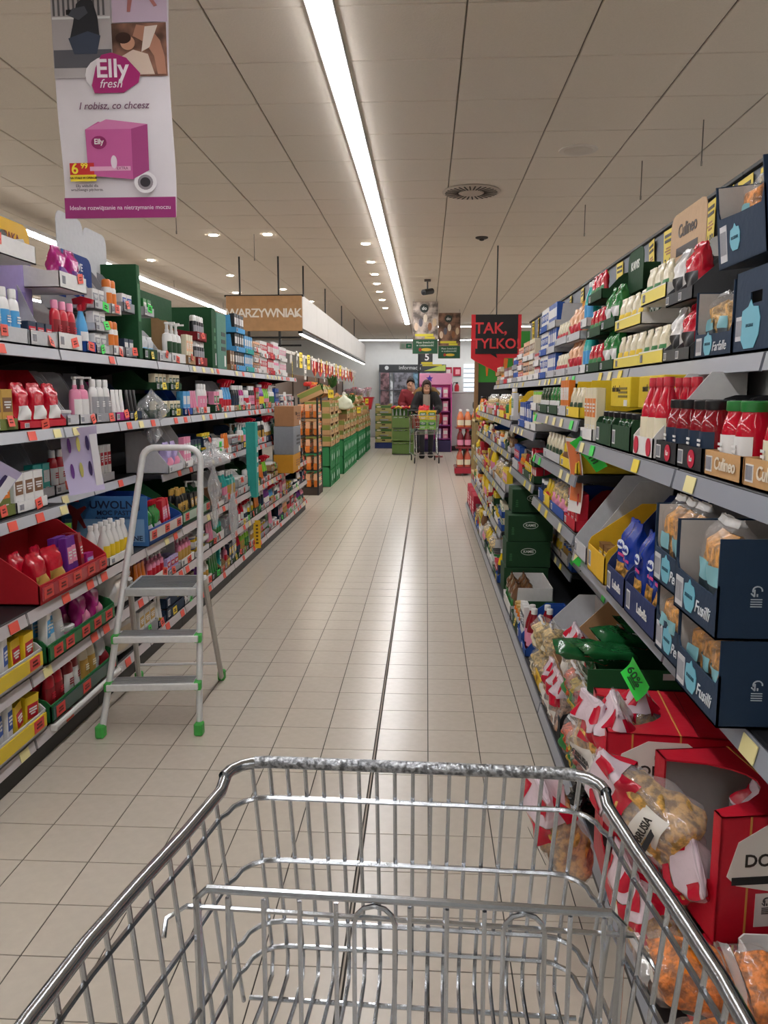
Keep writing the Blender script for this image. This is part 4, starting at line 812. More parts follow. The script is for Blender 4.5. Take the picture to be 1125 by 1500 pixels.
for r in range(3):
    for k in range(2): thing('ketchup_bottle', 'red ketchup bottle in the white tray beside black sauce trays', 'bottle', P_bottle('red','cream','red')[0], (X2+.045+.072*k, 2.33-.07*r, Z2+.005), R_, 'ketchup bottles', scale=.95)
for q, Y in enumerate((2.52, 2.76)):
    put_tray('R', Y, X2, Z2, 'second shelf', 'jar', 'dark green', 'white', 3, rows=1, tray='dark green', style='slope', hb=.12, hf=.075, c3='black', d=.24)
def wide_box(label, Y, X, z, w, d, h, c, pr, txt, side='R', tc='#3a3010', lsz=.03):
    ps = [part('carton_body', boxm(w, d, h), CARD(c)), part('front_print', lines(w*.5, h*.4, 3, 5), PRINT(pr), (w*.15,-d/2,h*.5)), part('lettering', text(txt, lsz, True), PRINT(tc), (-w*.2,-d/2-.001,h*.62)), part('barcode', patch(w*.16,h*.2), PRINT('white'), (w*.3,-d/2,h*.15)), part('lid_seam', MB().box(-w/2,w/2,-.001,.001,h,h+.0008).mesh('s'), PRINT('#5a4a20'))]
    s = 1 if side == 'L' else -1
    return thing('carton', label, 'carton', ps, (X - s*d/2, Y, z), PI/2 if side == 'L' else R_)
wide_box('yellow cooking mix carton lying above the dark green jar trays', 2.80, .66, 1.355, .27, .2, .10, '#e2c326', '#7a6a1a', 'vital smak')
wide_box('yellow cooking mix carton half behind the hot sauce header', 2.50, .68, 1.355, .27, .2, .10, '#d8b822', '#7a6a1a', 'smak')
put_tray('R', 3.06, X2, Z2, 'second shelf', 'tubebox', 'cream', 'orange', 4, rows=1, tray='white', hb=.1)
# top shelf near bays
XT, ZT_ = .79, 1.502
pasta_box('blue pasta carton with a hand hole standing on the top shelf', 2.02, XT, ZT_, .26, .33, .20, .08, hole=True)
pasta_box('grey-blue open carton of small pasta bags, top shelf under the tilted carton', 2.31, XT, ZT_, .29, .34, .19, .065, name='Farfalle')
for q in range(3): big_bag('clear bag of bow pasta in the grey-blue carton, top shelf', (XT+.06, 2.40-.09*q, ZT_+.006), (-.02, rnd.uniform(-.08,.08), R_+rnd.uniform(-.1,.1)), 111+q, '#cfa055', False, .95, 'bow pasta bags, top shelf', w=.09, d=.07, h=.19)
pasta_box('blue open pasta carton tilted forward on top of the hand hole carton', 2.08, XT-.02, ZT_+.235, .30, .30, .21, .12, name='', tilt=.10)
for q in range(3): big_bag('clear bag of orange pasta spilling from the tilted carton', (XT+.05+.03*q, 2.17-.085*q, ZT_+.255), (-.05, rnd.uniform(-.15,.15), R_+rnd.uniform(-.1,.1)), 121+q, '#d98a3a', False, .95, 'orange bags, tilted carton', w=.09, d=.07, h=.21)
pasta_box('blue open pasta carton at the top shelf end beside the hand hole carton', 1.72, XT, ZT_, .28, .34, .19, .065, name='Penne')
for q in range(3): big_bag('clear bag of tomato-printed pasta in the carton beside the hand hole carton', (XT+.05, 1.80-.085*q, ZT_+.006), (0, rnd.uniform(-.08,.08), R_), 131+q, '#c86a2a', False, .95, 'tomato pasta bags top shelf', w=.09, d=.07, h=.2)
pasta_box('blue closed-front pasta carton on the top shelf end stack', 1.72, XT+.02, ZT_+.21, .28, .34, .22, .2, name='')
for t in range(2):
    put_tray('R', 2.57, XT, ZT_ + t*.18, 'top shelf', 'pouch', 'red', 'black', 1, tray='dark grey', style='slope', hb=.165, hf=.04, d=.24, sc=.95)
    put_tray('R', 2.70, XT, ZT_ + t*.18, 'top shelf', 'pouch', 'white', 'black', 1, tray='dark grey', style='slope', hb=.165, hf=.04, d=.24, sc=.95)
def nr1(Y, z, c='yellow'):
    put_tray('R', Y, XT, z, 'top shelf', 'sachet', 'cream', 'green', 3, tray='white', hb=.2, hf=.05, d=.22, band_c='#ecd95a')
    thing('promo_card', f"yellow NR 1 promotion card above the {'lower' if z < 1.6 else 'upper'} sachet tray, top shelf", 'sign', [part('card', patch(.16,.09,.002), PRINT('#f0c41e')), part('lettering', text('NR 1', .05, True), PRINT('#c4182a'), (0,-.003,-.008)), part('brand_bar', oval(.07,.016), PRINT('#c4182a'), (0,-.003,.03))], (XT+.215, Y, z+.16), R_)
nr1(2.93, ZT_); nr1(2.93, ZT_+.215)
def head_card(label, Y, X, z, w, h, c, txt, tc, size, side='R', shape='round', lsub=None, cap=None):
    q = min(h*.25, .05)
    pts = [(-w/2,0),(w/2,0),(w/2,h-q)] + [(w/2-q+q*math.cos(a), h-q+q*math.sin(a)) for a in (.5,1.0,1.57)] + [(-w/2+q-q*math.sin(a), h-q+q*math.cos(a)) for a in (0,.5,1.0)] + [(-w/2,h-q)]
    ps = [part('card', MB().prism(pts, 'y', -.003, 0).mesh('card'), CARD(c)), part('lettering', text(txt, size, True), PRINT(tc), (0,-.0045,h*.62))]
    if lsub: ps.append(part('sub_print', patch(w*.6,h*.16), PRINT(lsub), (0,-.004,h*.25)))
    if cap: ps.insert(1, part('cap_strip', MB().prism([(-w/2,h-.13)]+[(w/2,h-.13)]+pts[2:], 'y', -.0042, -.003).mesh('cap'), PRINT(cap))); ps[2] = part('lettering', text(txt, size, True), PRINT(tc), (0,-.0055,h-.07))
    thing('header_card', label, 'sign', ps, (X, Y, z), PI/2 if side == 'L' else R_)
head_card('wood-look header card with coffee beans print above the spice trays', 3.22, XT+.2, ZT_+.40, .42, .20, '#c9a886', 'Culineo', '#3a2a22', .07, lsub='#2a2020')
head_card('small wood-look header card below the coffee bean card', 3.22, XT+.16, ZT_+.22, .34, .19, '#c9a886', 'Culineo', '#3a2a22', .06)
head_card('dark green oval-logo header card over the sachet trays', 3.27, XT+.10, ZT_+.13, .30, .17, '#12401f', 'KAMIS', '#e8ece4', .055)
head_card('dark green oval-logo header card standing behind leafy packs', 3.66, XT+.12, ZT_+.34, .26, .18, '#12401f', 'KAMIS', '#e8ece4', .05)
head_card('orange and red header card among the grey cartons on the top shelf', 4.6, XT+.1, ZT_+.22, .34, .2, '#d98a1e', 'Culineo', '#f0e4d0', .07, lsub='#c4182a')
run('R', 'top shelf', XT, ZT_, 3.08, 9.3, [T('sachet','cream','yellow',4,tray='white',hb=.15,tiers=2,band_c='#ecd95a'), T('pouch','green','white',2,tray='dark green',tiers=2), T('sachet','red','green',3,tray='dark green',hb=.16,tiers=3), T('bottle','teal','sky blue',2,tray='white',tiers=2), T('pouch','peach','red',3,tray='light grey',tiers=2), T('sachet','cream','red',4,tray='light grey',hb=.18,tiers=2),
    T('carton','blue','white',4,tray='light grey',tiers=3,style='box'), T('carton','white','blue',4,tray='blue',tiers=3,style='box'), T('smallbox','red','white',4,tray='white',tiers=2), T('carton','cream','brown',4,tray='white',tiers=2), T('carton','peach','black',4,tray='white',tiers=2), T('smallbox','peach','red',5,tray='white',tiers=3), T('can','white','blue',5,tray='grey',tiers=2), T('carton','brown','white',5,tray='white',tiers=1), T('carton','wine','white',5,tray='red',tiers=1), T('jar','orange','white',5,tray='grey',tiers=1), T('smallbox','cream','brown',6,tray='kraft',tiers=2), T('carton','grey','navy',6,tray='white',tiers=1)])
# herb bunch printed packs (leafy tops) on the pasta top shelf
# remaining pasta bays
LV = {0:'base shelf',1:'low shelf',2:'middle shelf',3:'upper shelf',4:'second shelf',5:'top shelf'}
for i in range(2, 7):
    lev = RLEVS[i]; y0, y1 = R_EDGE[i]+.03, R_EDGE[i+1]-.02
    for li, (z, off) in enumerate(lev[:-1]):
        gap = lev[li+1][0] - z - .03
        if i == 2 and li == 0: randrun('R', LV[li], RX+off, z+.002, 3.75, y1, .30); continue
        if i == 3 and li == 0: randrun('R', LV[li], RX+off, z+.002, y0, 4.95, .24); randrun('R', LV[li], RX+off, z+.002, 5.28, y1, .24); continue
        if i == 6 and li == 0: continue
        if i == 2 and li == 4: run('R', 'second shelf', RX+off, z+.002, y0, y1, [T('sachet','cream','dark green',3,tray='yellow',hb=.15,style='box',sc=.95), T('tubebox','orange','white',5,tray='light grey',hb=.1,sc=.8), T('sachet','green','white',3,tray='dark green',hb=.15), T('sachet','dark green','white',3,tray='dark green',hb=.15)]); continue
        if i == 3 and li == 4: run('R', 'second shelf', RX+off, z+.002, y0, y1, [T('can','lime','cream',3,tray='white',tiers=2,hb=.11), T('carton','blue','white',3,tray='white',style='box',hb=.16,sc=.95), T('carton','blue','white',4,tray='blue',style='box',hb=.16)]); continue
        if i == 2 and li == 3: run('R', 'upper shelf', RX+off, z+.002, y0, y1, [T('sachet','yellow','brown',4,tray='yellow',hb=.16,style='slope'), T('sachet','cream','dark green',5,tray='light grey',hb=.16)]); continue
        randrun('R', LV[li], RX+off, z+.002, y0, y1, gap)
# ================================================================== TOILETRIES SIDE
L_ = PI/2
def big_display(label, Y0_, Y1_, Xf, z, d, hb, hf, c, prods, tagc='salmon', ntag=4, lip=None, rows=2, thick=True, stand='standing', extra=()):
    w = Y1_-Y0_; Yc = (Y0_+Y1_)/2; t = .006; b = MB()
    b.box(-w/2,w/2,-d/2,d/2,0,t).box(-w/2,w/2,d/2-t,d/2,0,hb).box(-w/2,w/2,-d/2,-d/2+t,0,hf)
    side = [(-d/2,0),(d/2,0),(d/2,hb),(d*.1,hb),(-d/2+.02,hf+.02),(-d/2,hf)]
    b.prism(side, 'x', -w/2, -w/2+t).prism(side, 'x', w/2-t, w/2)
    ps = [part('tray_body', b.mesh('bd'), CARD(c))]
    ps.append(part('price_rail', MB().box(-w/2+.01, w/2-.01, -d/2-.006, -d/2-.001, hf-.06, hf-.008).mesh('r'), mat(lip or c, .25)))
    for k in range(ntag):
        ps.append(part('price_tag', patch(.075,.044,.001), PRINT('#e0483f'), (-w/2+.07+(w-.14)*k/max(1,ntag-1)+rnd.uniform(-.02,.02), -d/2-.0065, hf-.034), kids=(part('lettering', lines(.05,.025,2,3), PRINT('#6a1414'), (0,-.001,0)),)))
    ps += list(extra)
    thing('display_tray', label, 'display tray', ps, (Xf-d/2, Yc, z), L_)
    x = -w/2 + .03
    for (kind, pc, pc2, n, extra) in prods:
        fn, kn = KINDS[kind]; pp, (pw, pd, ph) = fn(pc, pc2, *extra)
        for q in range(n):
            if x + pw > w/2 - .01: break
            for r in range(rows):
                lab = f"{pc} {kn} with {pc2} print {stand} in the {label.split(' of ')[0]}"
                lab = ' '.join(lab.split()[:16])
                thing(kn.replace(' ','_'), lab, kn.split()[-1], pp, (Xf-.02-pd/2-r*(pd+.006), Yc+x+pw/2, z+t+.001), rot=(rnd.uniform(-.12,.04), rnd.uniform(-.06,.06), L_+rnd.uniform(-.2,.2)), group='display: '+lab)
            x += pw + .004
        x += .012
big_display('red chocolate display of glossy pouches facing the ladder', 2.84, 3.47, -1.44, .613, .36, .23, .075, '#b8101f', [('pouch','red','gold',2,()),('tubebox','purple','pink',2,()),('tubebox','dark red','red',1,()),('smallbox','magenta','lilac',1,()),('smallbox','red','dark red',1,()),('pouch','red','dark red',1,())], lip='#b5333f', ntag=5)
big_display('upper green display of air fresheners under the red one', 2.87, 3.53, -1.44, .373, .34, .15, .07, '#176a34', [('tubebox','white','sky blue',2,()),('shampoo','white','light grey',1,()),('tub','white','pink',1,()),('pouch','magenta','pink',2,()),('shampoo','white','green',1,())], ntag=5)
big_display('bottom green display of soap bottles above the white rail', 2.87, 3.53, -1.44, .135, .34, .15, .07, '#176a34', [('shampoo','red','dark red',2,()),('shampoo','dark red','white',2,()),('shampoo','cream','gold',2,()),('pouch','silver','dark red',1,())], ntag=3, lip='#3a5a52')
thing('rail_bumper', 'white plastic bumper strip along the base under the green display', 'bumper', [part('strip', MB().tube([(0,-.33,0),(0,.33,0)], .011, 8).mesh('s', True), PLAS('white')), part('end_cap', boxm(.026,.012,.026), PLAS('white'), (0,-.335,-.013)), part('end_cap', boxm(.026,.012,.026), PLAS('white'), (0,.335,-.013))], (-1.435, 3.21, .118))
for t, z in enumerate((.133, .373)):
    big_display(f"yellow edged grey display of insect boxes, {['lower','upper'][t]} one", 2.32, 2.83, -1.44, z, .34, .15, .08, 'light grey', [('carton','yellow','black',2,()),('tubebox','white','blue',2,()),('carton','yellow','red',2,())], ntag=2, lip='#e6c82a', rows=1)
# plastic wrapped stack beside the ladder
for t in range(2):
    z = (.135,.375)[t]
    b = cached('wrapstack', lambda: bag_mesh(.30,.24,.165,141,0,.008,.97))
    thing('wrapped_pack', f"white plastic wrapped pack of toilet products, {['bottom','fifth','fourth'][t]} shelf beside the ladder", 'pack', [part('film', b, mat('#d8d6d4', .25, 'film')), part('printed_panel', bag_mesh(.30,.24,.165,141,.003,.008,.97,.25,.8,.16,.34), PRINT(['#c8b8a0','#d8d0c8','#b8c0c8','#d0c4b4'][t])), part('barcode', patch(.04,.05), PRINT('white'), (.08,-.128,.08))], (-1.575, 3.70, z), rot=(0,0,L_+rnd.uniform(-.05,.05)), scale=(.95,.95,1.12))
put_tray('L', 3.68, -1.45, .613, 'fourth shelf', 'bottle', 'white', 'yellow', 5, rows=2, d=.16, tray='white', hb=.06, hf=.04, sc=.8, c3='white')
# blue toothpaste display, end wall towards the ladder
_k = (part('pale_print', patch(.42,.13), PRINT('#7fa6cf'), (0,-.006,.09)), part('lettering', text('UWOLNIJ', .062, True), PRINT('#16284a'), (.06,-.0085,.235)), part('lettering', text('MOC PASTY', .036, True), PRINT('#16284a'), (.06,-.0085,.19)), part('lettering', text('ALL IN ONE PROTECTION', .018, True), PRINT('#16284a'), (.06,-.0085,.162)), part('lettering', text('ALL in ONE', .04, True), PRINT('#16284a'), (.1,-.0085,.045)), part('news_tab', patch(.1,.036), PRINT('#c8182c'), (-.18,-.006,.27)), part('lettering', text('NOWOŚĆ', .02, True), PRINT('white'), (-.18,-.0085,.27)),
    part('hand_hole', oval(.11,.04), PRINT('#5a4230'), (.0,-.0075,.115)), part('printed_footballer', poly([(-.03,-.06),(-.01,-.06),(.0,.0),(.03,-.05),(.045,-.045),(.015,.03),(.05,.07),(.04,.08),(.0,.06),(-.04,.09),(-.06,.06),(-.03,.02)], .002, 'kick'), PRINT('#8a2a30'), (-.14,-.008,.15)))
big_display('blue toothpaste display beside the ladder top', 4.03, 4.60, -1.44, .613, .46, .22, .085, '#1b4b9a', [('pouch','green','silver',2,()),('tubebox','red','pink',3,()),('pouch','magenta','red',2,())], ntag=3, lip='#d4c8c0', extra=(part('end_panel', MB().box(-.23,.23,-.006,0,0,.285).mesh('p', bevel=.002), CARD('#3f74b0'), (-.286,0,0), (0,0,-PI/2), _k, None, (1,1,.92)),))
big_display('dark green shower display next to the blue one', 4.68, 5.28, -1.46, .613, .40, .26, .08, '#14502a', [('shampoo','black','gold',3,('gold',)),('carton','black','gold',2,()),('pump','dark green','gold',2,())], ntag=3, lip='#a9c4b0')
# lilac leaflets, film scraps
def leaflet(label, loc, rot, w=.16, h=.3):
    ps = [part('sheet', MB().surf(lambda u, v: ((u-.5)*w, .03*math.sin(v*3), -v*h), 4, 10).mesh('s', True), PRINT('#c9bfe0')), part('white_margin', patch(w*.2,h*.9,.001), PRINT('#e8e6ea'), (w*.38,.012,-h*.5))]
    for k in range(3):
        for j in range(2): ps.append(part('printed_bottle', oval(.016,.07), PRINT(['#6a3a8c','#c8c06a','#3a2a5c'][k]), (-w*.3+k*.04, -.004+.03*math.sin((.25+j*.4)*3)-.003, -h*(.25+j*.4))))
    thing('leaflet', label, 'leaflet', ps, loc, rot=rot)
leaflet('lilac printed leaflet hanging from the second toiletries shelf', (-1.55, 3.50, 1.25), (.1, -.12, L_-.9))
leaflet('lilac printed leaflet tilted above the red chocolate display', (-1.55, 2.85, 1.15), (.1, .6, L_-.9), .15, .26)
def crumple(label, loc, size, seed, a=.35):
    r = random.Random(seed); ph = [r.uniform(0,6.28) for _ in range(8)]
    def fn(u, v):
        th = 2*PI*u; zz = v; R = (.5+.3*math.sin(3*zz*PI+ph[0]))*(math.sin(PI*min(.98,max(.02,v)))**.6)
        k = .18*math.sin(5*th+9*v+ph[1]) + .14*math.sin(9*th-13*v+ph[2]) + .1*math.sin(14*th+21*v+ph[3])
        return (size[0]*(R+k*R)*math.cos(th), size[1]*(R+k*R)*math.sin(th), size[2]*(v-.5) + size[2]*.05*math.sin(7*th+ph[4]))
    def fn2(u, v): x, y, z = fn(u*.5+.1, v); return (x*1.15+.01, y*1.1, z*.9)
    thing('plastic_film', label, 'plastic film', [part('film', MB().surf(fn, 40, 30, True).mesh('f', False), clear_film('#f2f4f6', a)), part('loose_fold', MB().surf(fn2, 24, 20).mesh('f', False), clear_film('#f2f4f6', a))], loc)
crumple('crumpled clear plastic film stuffed on the shelf above the ladder', (-1.60, 4.62, 1.27), (.1,.1,.30), 3)
crumple('torn clear plastic film draped over the displays past the ladder', (-1.46, 5.35, .98), (.14,.30,.20), 5)
crumple('hanging strip of torn clear film in front of the bottles', (-1.42, 5.25, .72), (.05,.07,.42), 8)
crumple('thin tail of torn clear film trailing near the floor', (-1.42, 5.75, .50), (.03,.05,.6), 9)
# top toiletries shelf, hand placed row
TX, TZ = -1.57, 1.592
put_tray('L', 2.98, TX, TZ, 'top shelf', 'shampoo', 'white', 'sky blue', 4, tray='light grey', hb=.30, hf=.06, tag='salmon')
put_tray('L', 3.27, TX, TZ, 'top shelf', 'smallbox', 'navy', 'red', 3, tray='light grey', hb=.30, hf=.06, tag='salmon')
ps = tray_parts(.42,.26,.10,.07,'box','white',tag='salmon')
thing('display_tray', 'white tray of striped towels stacked high above the toiletries', 'display tray', ps, (TX-.13, 3.03, TZ+.32), L_)
def towel(label, loc):
    b = MB(); n = 9; ps = []
    prof = [(.0,.0),(.05,.005),(.062,.03),(.062,.12),(.05,.15),(.0,.155)]
    for k in range(8):
        a0 = PI*k/8; a1 = PI*(k+.55)/8
        bb = MB().surf(lambda u, v: (.14*(v-.5), (.066)*math.cos(a0+(a1-a0)*u)*1.0, .066*math.sin(a0+(a1-a0)*u)*1.6), 4, 6)
        ps.append(part('black_stripe', bb.mesh('st', True), mat('#1a1a1c', .9, 'fur')))
    ps.insert(0, part('roll', cached('towelroll', lambda: MB().surf(lambda u, v: (.145*(v-.5), .064*math.cos(2*PI*u), max(0,.064*math.sin(2*PI*u)*1.6)), 22, 6, True).mesh('roll', True)), mat('#dcdad6', .9, 'fur')))
    thing('rolled_towel', label, 'towel', ps, loc, 0)
towel('black and white striped rolled towel in the high white tray', (-1.70, 2.92, TZ+.33)); towel('black and white striped rolled towel beside its twin, by the lilac box', (-1.70, 3.10, TZ+.33))
head_card('tall lilac card with a yellow top behind the towels, toiletries top shelf', 3.36, TX-.16, TZ+.10, .30, .42, '#a99bd0', 'PAKA', '#7a2a20', .05, 'L', lsub='#8a7ac0', cap='#e8b81e')
put_tray('L', 3.58, TX, TZ+.26, 'top shelf', 'pouch', 'magenta', 'purple', 2, tray='white', hb=.1, hf=.07, tag='salmon')
put_tray('L', 3.52, TX, TZ, 'top shelf', 'shampoo', 'red', 'dark red', 3, tray='white', hb=.22, hf=.07, tag='salmon', c3='pink')
put_tray('L', 3.74, TX, TZ, 'top shelf', 'spray', 'sky blue', 'white', 1, tray='blue', hb=.12, hf=.05, tag='salmon')
head_card('dark blue header card reading active and clean on the top shelf', 3.92, TX-.14, TZ+.26, .38, .22, '#1b3a80', 'ACTIVE\n&CLEAN', '#e8e8ee', .05, 'L', lsub='#c8182c')
put_tray('L', 3.88, TX, TZ, 'top shelf', 'smallbox', 'white', 'grey', 2, tray='light grey', hb=.1, hf=.04, tiers=3, tag='green')
put_tray('L', 4.07, TX, TZ, 'top shelf', 'deo', 'white', 'orange', 2, tray='white', hb=.2, hf=.05, tiers=2, tag='salmon', c3='orange')
for k, (y, hh) in enumerate(((4.02,.62),(4.32,.60))):
    head_card(f"plain white tall card {['behind the blue header','beside the green column'][k]} on the top shelf", y, TX-.20, TZ+.06, .30, hh, '#c9c9cc', ' ', 'white', .02, 'L')
put_tray('L', 4.25, TX, TZ, 'top shelf', 'smallbox', 'navy', 'white', 2, tray='grey', hb=.22, hf=.05, tiers=1, tag='salmon')
put_tray('L', 4.25, TX, TZ+.23, 'top shelf', 'smallbox', 'white', 'blue', 2, tray='grey', hb=.22, hf=.05, tag='salmon')
thing('display_column', 'narrow dark green cardboard column on the toiletries top shelf', 'display', [part('column', boxm(.05,.30,.50), CARD('#14502a')), part('lettering', text('ziaja', .03), PRINT('#c8d8c8'), (-.0262,-.05,.3), (0,-PI/2,-PI/2)), part('side_print', patch(.04,.2), PRINT('#1c6a38'), (0,-.15,.3))], (TX-.15, 4.40, TZ), L_)
put_tray('L', 4.56, TX, TZ, 'top shelf', 'sachet', 'silver', 'sky blue', 2, tray='dark green', hb=.22, hf=.06, tag='yellow')
put_tray('L', 4.56, TX, TZ+.24, 'top shelf', 'smallbox', 'green', 'white', 2, tray='light grey', hb=.22, hf=.05, tag='green')
put_tray('L', 4.82, TX, TZ, 'top shelf', 'tub', 'white', 'cream', 2, tray='light grey', hb=.2, hf=.05, tag='salmon')
put_tray('L', 5.08, TX, TZ, 'top shelf', 'pump', 'white', 'dark green', 3, tray='white', hb=.08, hf=.06, tag='salmon', sc=1.15)
put_tray('L', 5.36, TX, TZ, 'top shelf', 'tubebox', 'cream', 'peach', 3, tray='kraft', hb=.3, hf=.06, tag='salmon')
put_tray('L', 5.62, TX, TZ, 'top shelf', 'deo', 'black', 'grey', 4, tray='dark red', hb=.08, hf=.06, tag='salmon', tiers=2)
wide_box('large dark green carton standing behind bottles on the toiletries shelf', 5.35, TX-.24, TZ, .75, .14, .46, '#0f4a24', '#1c6a38', ' ', 'L')
wide_box('tall grey-green cabinet carton with cut-out windows, toiletries top shelf', 6.25, TX-.02, TZ, .28, .3, .42, '#5a8a78', '#1a2a24', ' ', 'L')
wide_box('dark green carton side beside the grey-green cabinet carton', 6.02, TX-.02, TZ, .12, .3, .44, '#0f4a24', '#1c6a38', ' ', 'L')
run('L', 'top shelf', TX, TZ, 6.45, 9.55, [T('carton','brown','cream',2,tray='kraft',hb=.2,tag='salmon'), T('carton','black','white',4,tray='sky blue',tiers=3,style='box'), T('carton','sky blue','white',4,tray='teal',tiers=2,style='box'), T('smallbox','peach','brown',4,tray='white',tiers=3,tag='salmon'), T('carton','white','red',4,tray='white',tiers=2,tag='salmon'), T('carton','red','white',4,tray='red',tiers=2,tag='salmon'), T('deo','pink','white',5,tray='white',tiers=2,tag='salmon'), T('carton','white','pink',5,tray='white',tiers=2)])
# second shelf, hand placed start then random
run('L', 'second shelf', TX, 1.262, 2.65, 4.6, [T('carton','gold','olive',2,tray='kraft',hb=.1,tag='salmon'), T('carton','gold','brown',2,tray='olive',hb=.24,tag='salmon'), T('pouch','red','white',3,tray='red',hb=.24,style='slope',tag='salmon',hf=.03), T('tub','light grey','lilac',1,tray='light grey',hb=.22), T('pump','pink','white',2,tray='light grey',hb=.24,tag='salmon'), T('shampoo','white','grey',3,tray='grey',hb=.24,tag='salmon'), T('tube','white','red',3,tray='magenta',hb=.2,tag='salmon'), T('tube','black','white',3,tray='navy',hb=.2,tag='yellow')])
for k, y in enumerate((4.74, 5.0)):
    for t in range(2): put_tray('L', y, TX, 1.262+t*.16, 'second shelf', 'smallbox', 'cream', 'dark green', 3, tray='dark green', hb=.14, hf=.045, tag='yellow', logo='KAMIS', logoc='#dfe8dc')
run('L', 'second shelf', TX, 1.262, 5.16, 5.9, [T('carton','sky blue','white',2,tray='blue',hb=.2,tag='salmon'), T('tube','pink','white',3,tray='light grey',hb=.2,tag='salmon'), T('shampoo','white','pink',3,tray='white',hb=.1,tag='salmon')])
randrun('L', 'second shelf', TX, 1.262, 5.92, 9.55, .29)
# third shelf
run('L', 'third shelf', TX-.03, .932, 2.65, 4.6, [T('pump','sky blue','white',2,tray='grey',hb=.28,tag='salmon'), T('carton','olive','orange',2,tray='olive',hb=.2,tag='salmon'), T('carton','white','brown',3,tray='white',hb=.1,tag='salmon')])
run('L', 'third shelf', TX-.15, .932, 3.42, 4.6, [T('carton','teal','white',2,tray='light grey',hb=.24), T('shampoo','red','white',3,tray='light grey',hb=.28,tag='salmon'), T('tube','red','white',4,tray='light grey',hb=.28), T('tubebox','white','red',4,tray='light grey',hb=.2)])
put_tray('L', 3.66, -1.74, .613, 'fourth shelf', 'carton', 'lime', 'white', 4, rows=1, tray='lime', hb=.28, hf=.05, style='arch', d=.3)
put_tray('L', 4.78, -1.52, .932, 'third shelf', 'pouch', 'lilac', 'pink', 2, tray='light grey', hb=.24, style='slope')
put_tray('L', 5.06, -1.52, .932, 'third shelf', 'tubebox', 'pink', 'white', 3, tray='white', hb=.28, style='slope')
randrun('L', 'third shelf', TX, .932, 5.3, 9.55, .29)
for (lv, z, y0, gap) in (('fourth shelf', .612, 5.32, .27), ('fifth shelf', .372, 3.9, .21), ('bottom shelf', .132, 3.9, .21)):
    randrun('L', lv, -1.455, z, y0, 7.85 if lv == 'fourth shelf' else 9.55, gap)
randrun('L', 'fourth shelf', -1.455, .612, 8.75, 9.55, .27)
# teal wrapped tube and grey/orange sloped boxes near the far end of the rack
wide_box('teal banded tall carton leaning out of the toiletries rack', 6.55, -1.40, .55, .10, .08, .62, '#2fa39a', '#e8e4e0', ' ', 'L')
thing('end_ticket', 'long yellow shelf ticket hanging at the foot of the toiletries rack', 'price tag', [part('card', patch(.06,.24,.002), PRINT('#e8b818')), part('small_print', lines(.03,.18,6,4), PRINT('#6a4a10'), (0,-.002,0))], (-1.43, 6.62, .22), .3)
wide_box('mustard orange carton under the grey printed carton', 8.15, -1.33, .612, .44, .20, .18, '#d89a28', '#a86a18', ' ', 'L')
wide_box('grey printed carton stacked on the mustard carton at the rack end', 8.2, -1.33, .794, .46, .20, .28, '#8e949c', '#3a4048', ' ', 'L')
wide_box('brown kraft carton on top of the grey printed carton', 8.25, -1.33, 1.076, .46, .20, .20, '#b08058', '#7a4a2a', '1186', 'L', '#3a2010', .05)
#@@FAR@@

# ================================================================== VEGETABLE SECTION BEYOND THE TOILETRIES RACK
def crate(label, Y, X, z, L=.60, D=.40, h=.30, c='#2f8a52', grp=None, rz=L_, name='plastic_crate', printed=True):
    b = MB(); t = .012
    b.box(-L/2,L/2,-D/2,D/2,0,t)
    for s in (-1,1):
        b.box(-L/2,L/2,s*D/2-(t if s>0 else 0),s*D/2+(0 if s>0 else t),0,h*.80); b.box(-L/2,L/2,s*D/2-(t*1.6 if s>0 else 0),s*D/2+(0 if s>0 else t*1.6),h*.9,h)
        b.box(s*L/2-(t if s>0 else 0),s*L/2+(0 if s>0 else t),-D/2,D/2,0,h)
        for k in (-.5,-.25,0,.25,.5): b.box(k*L*.96-.012,k*L*.96+.012,s*D/2-.008,s*D/2+.008,0,h)
    ps = [part('crate_body', b.mesh('crate'), mat(c, .5))]
    if printed: ps += [part('printed_mark', oval(.13,.11), PRINT('#a9d2b8'), (-.13,-D/2-.012,h*.45)), part('printed_mark', oval(.13,.11), PRINT('#a9d2b8'), (.13,-D/2-.012,h*.45))]
    return thing(name, label, 'crate', ps, (X-D/2, Y, z), rz, grp)
def carton_open(label, Y, X, z, L=.58, D=.38, h=.17, c='#c39a6c', band='#7f8a3c', grp=None, rz=L_, tilt=0, fill=None):
    b = MB(); t = .006
    b.box(-L/2,L/2,-D/2,D/2,0,t)
    for s in (-1,1):
        b.prism([(-L/2,0),(L/2,0),(L/2,h),(L*.32,h),(L*.26,h*.78),(-L*.26,h*.78),(-L*.32,h),(-L/2,h)], 'y', s*D/2-(t if s>0 else 0), s*D/2+(0 if s>0 else t))
        b.box(s*L/2-(t if s>0 else 0),s*L/2+(0 if s>0 else t),-D/2,D/2,0,h)
    ps = [part('carton_body', b.mesh('c'), CARD(c)), part('colour_band', MB().box(-L/2,L/2,-D/2-.0012,-D/2,h*.45,h*.76).mesh('bd'), PRINT(band)), part('colour_band', MB().box(-L/2-.0012,-L/2,-D/2,D/2,h*.45,h*.9).mesh('bd'), PRINT(band)), part('hand_hole', patch(.09,.03), PRINT('#3a2a1a'), (0,-D/2-.001,h*.3)), part('brand_spots', oval(.12,.03), PRINT('#e8d8c0'), (-.12,-D/2-.002,h*.6))]
    return thing('produce_carton', label, 'carton', ps, (X-D/2, Y, z), rot=(tilt,0,rz), group=grp)
rowY = [12.3, 13.0, 14.3, 14.95, 15.6, 16.25, 17.3, 17.95, 18.6, 19.6, 20.3]
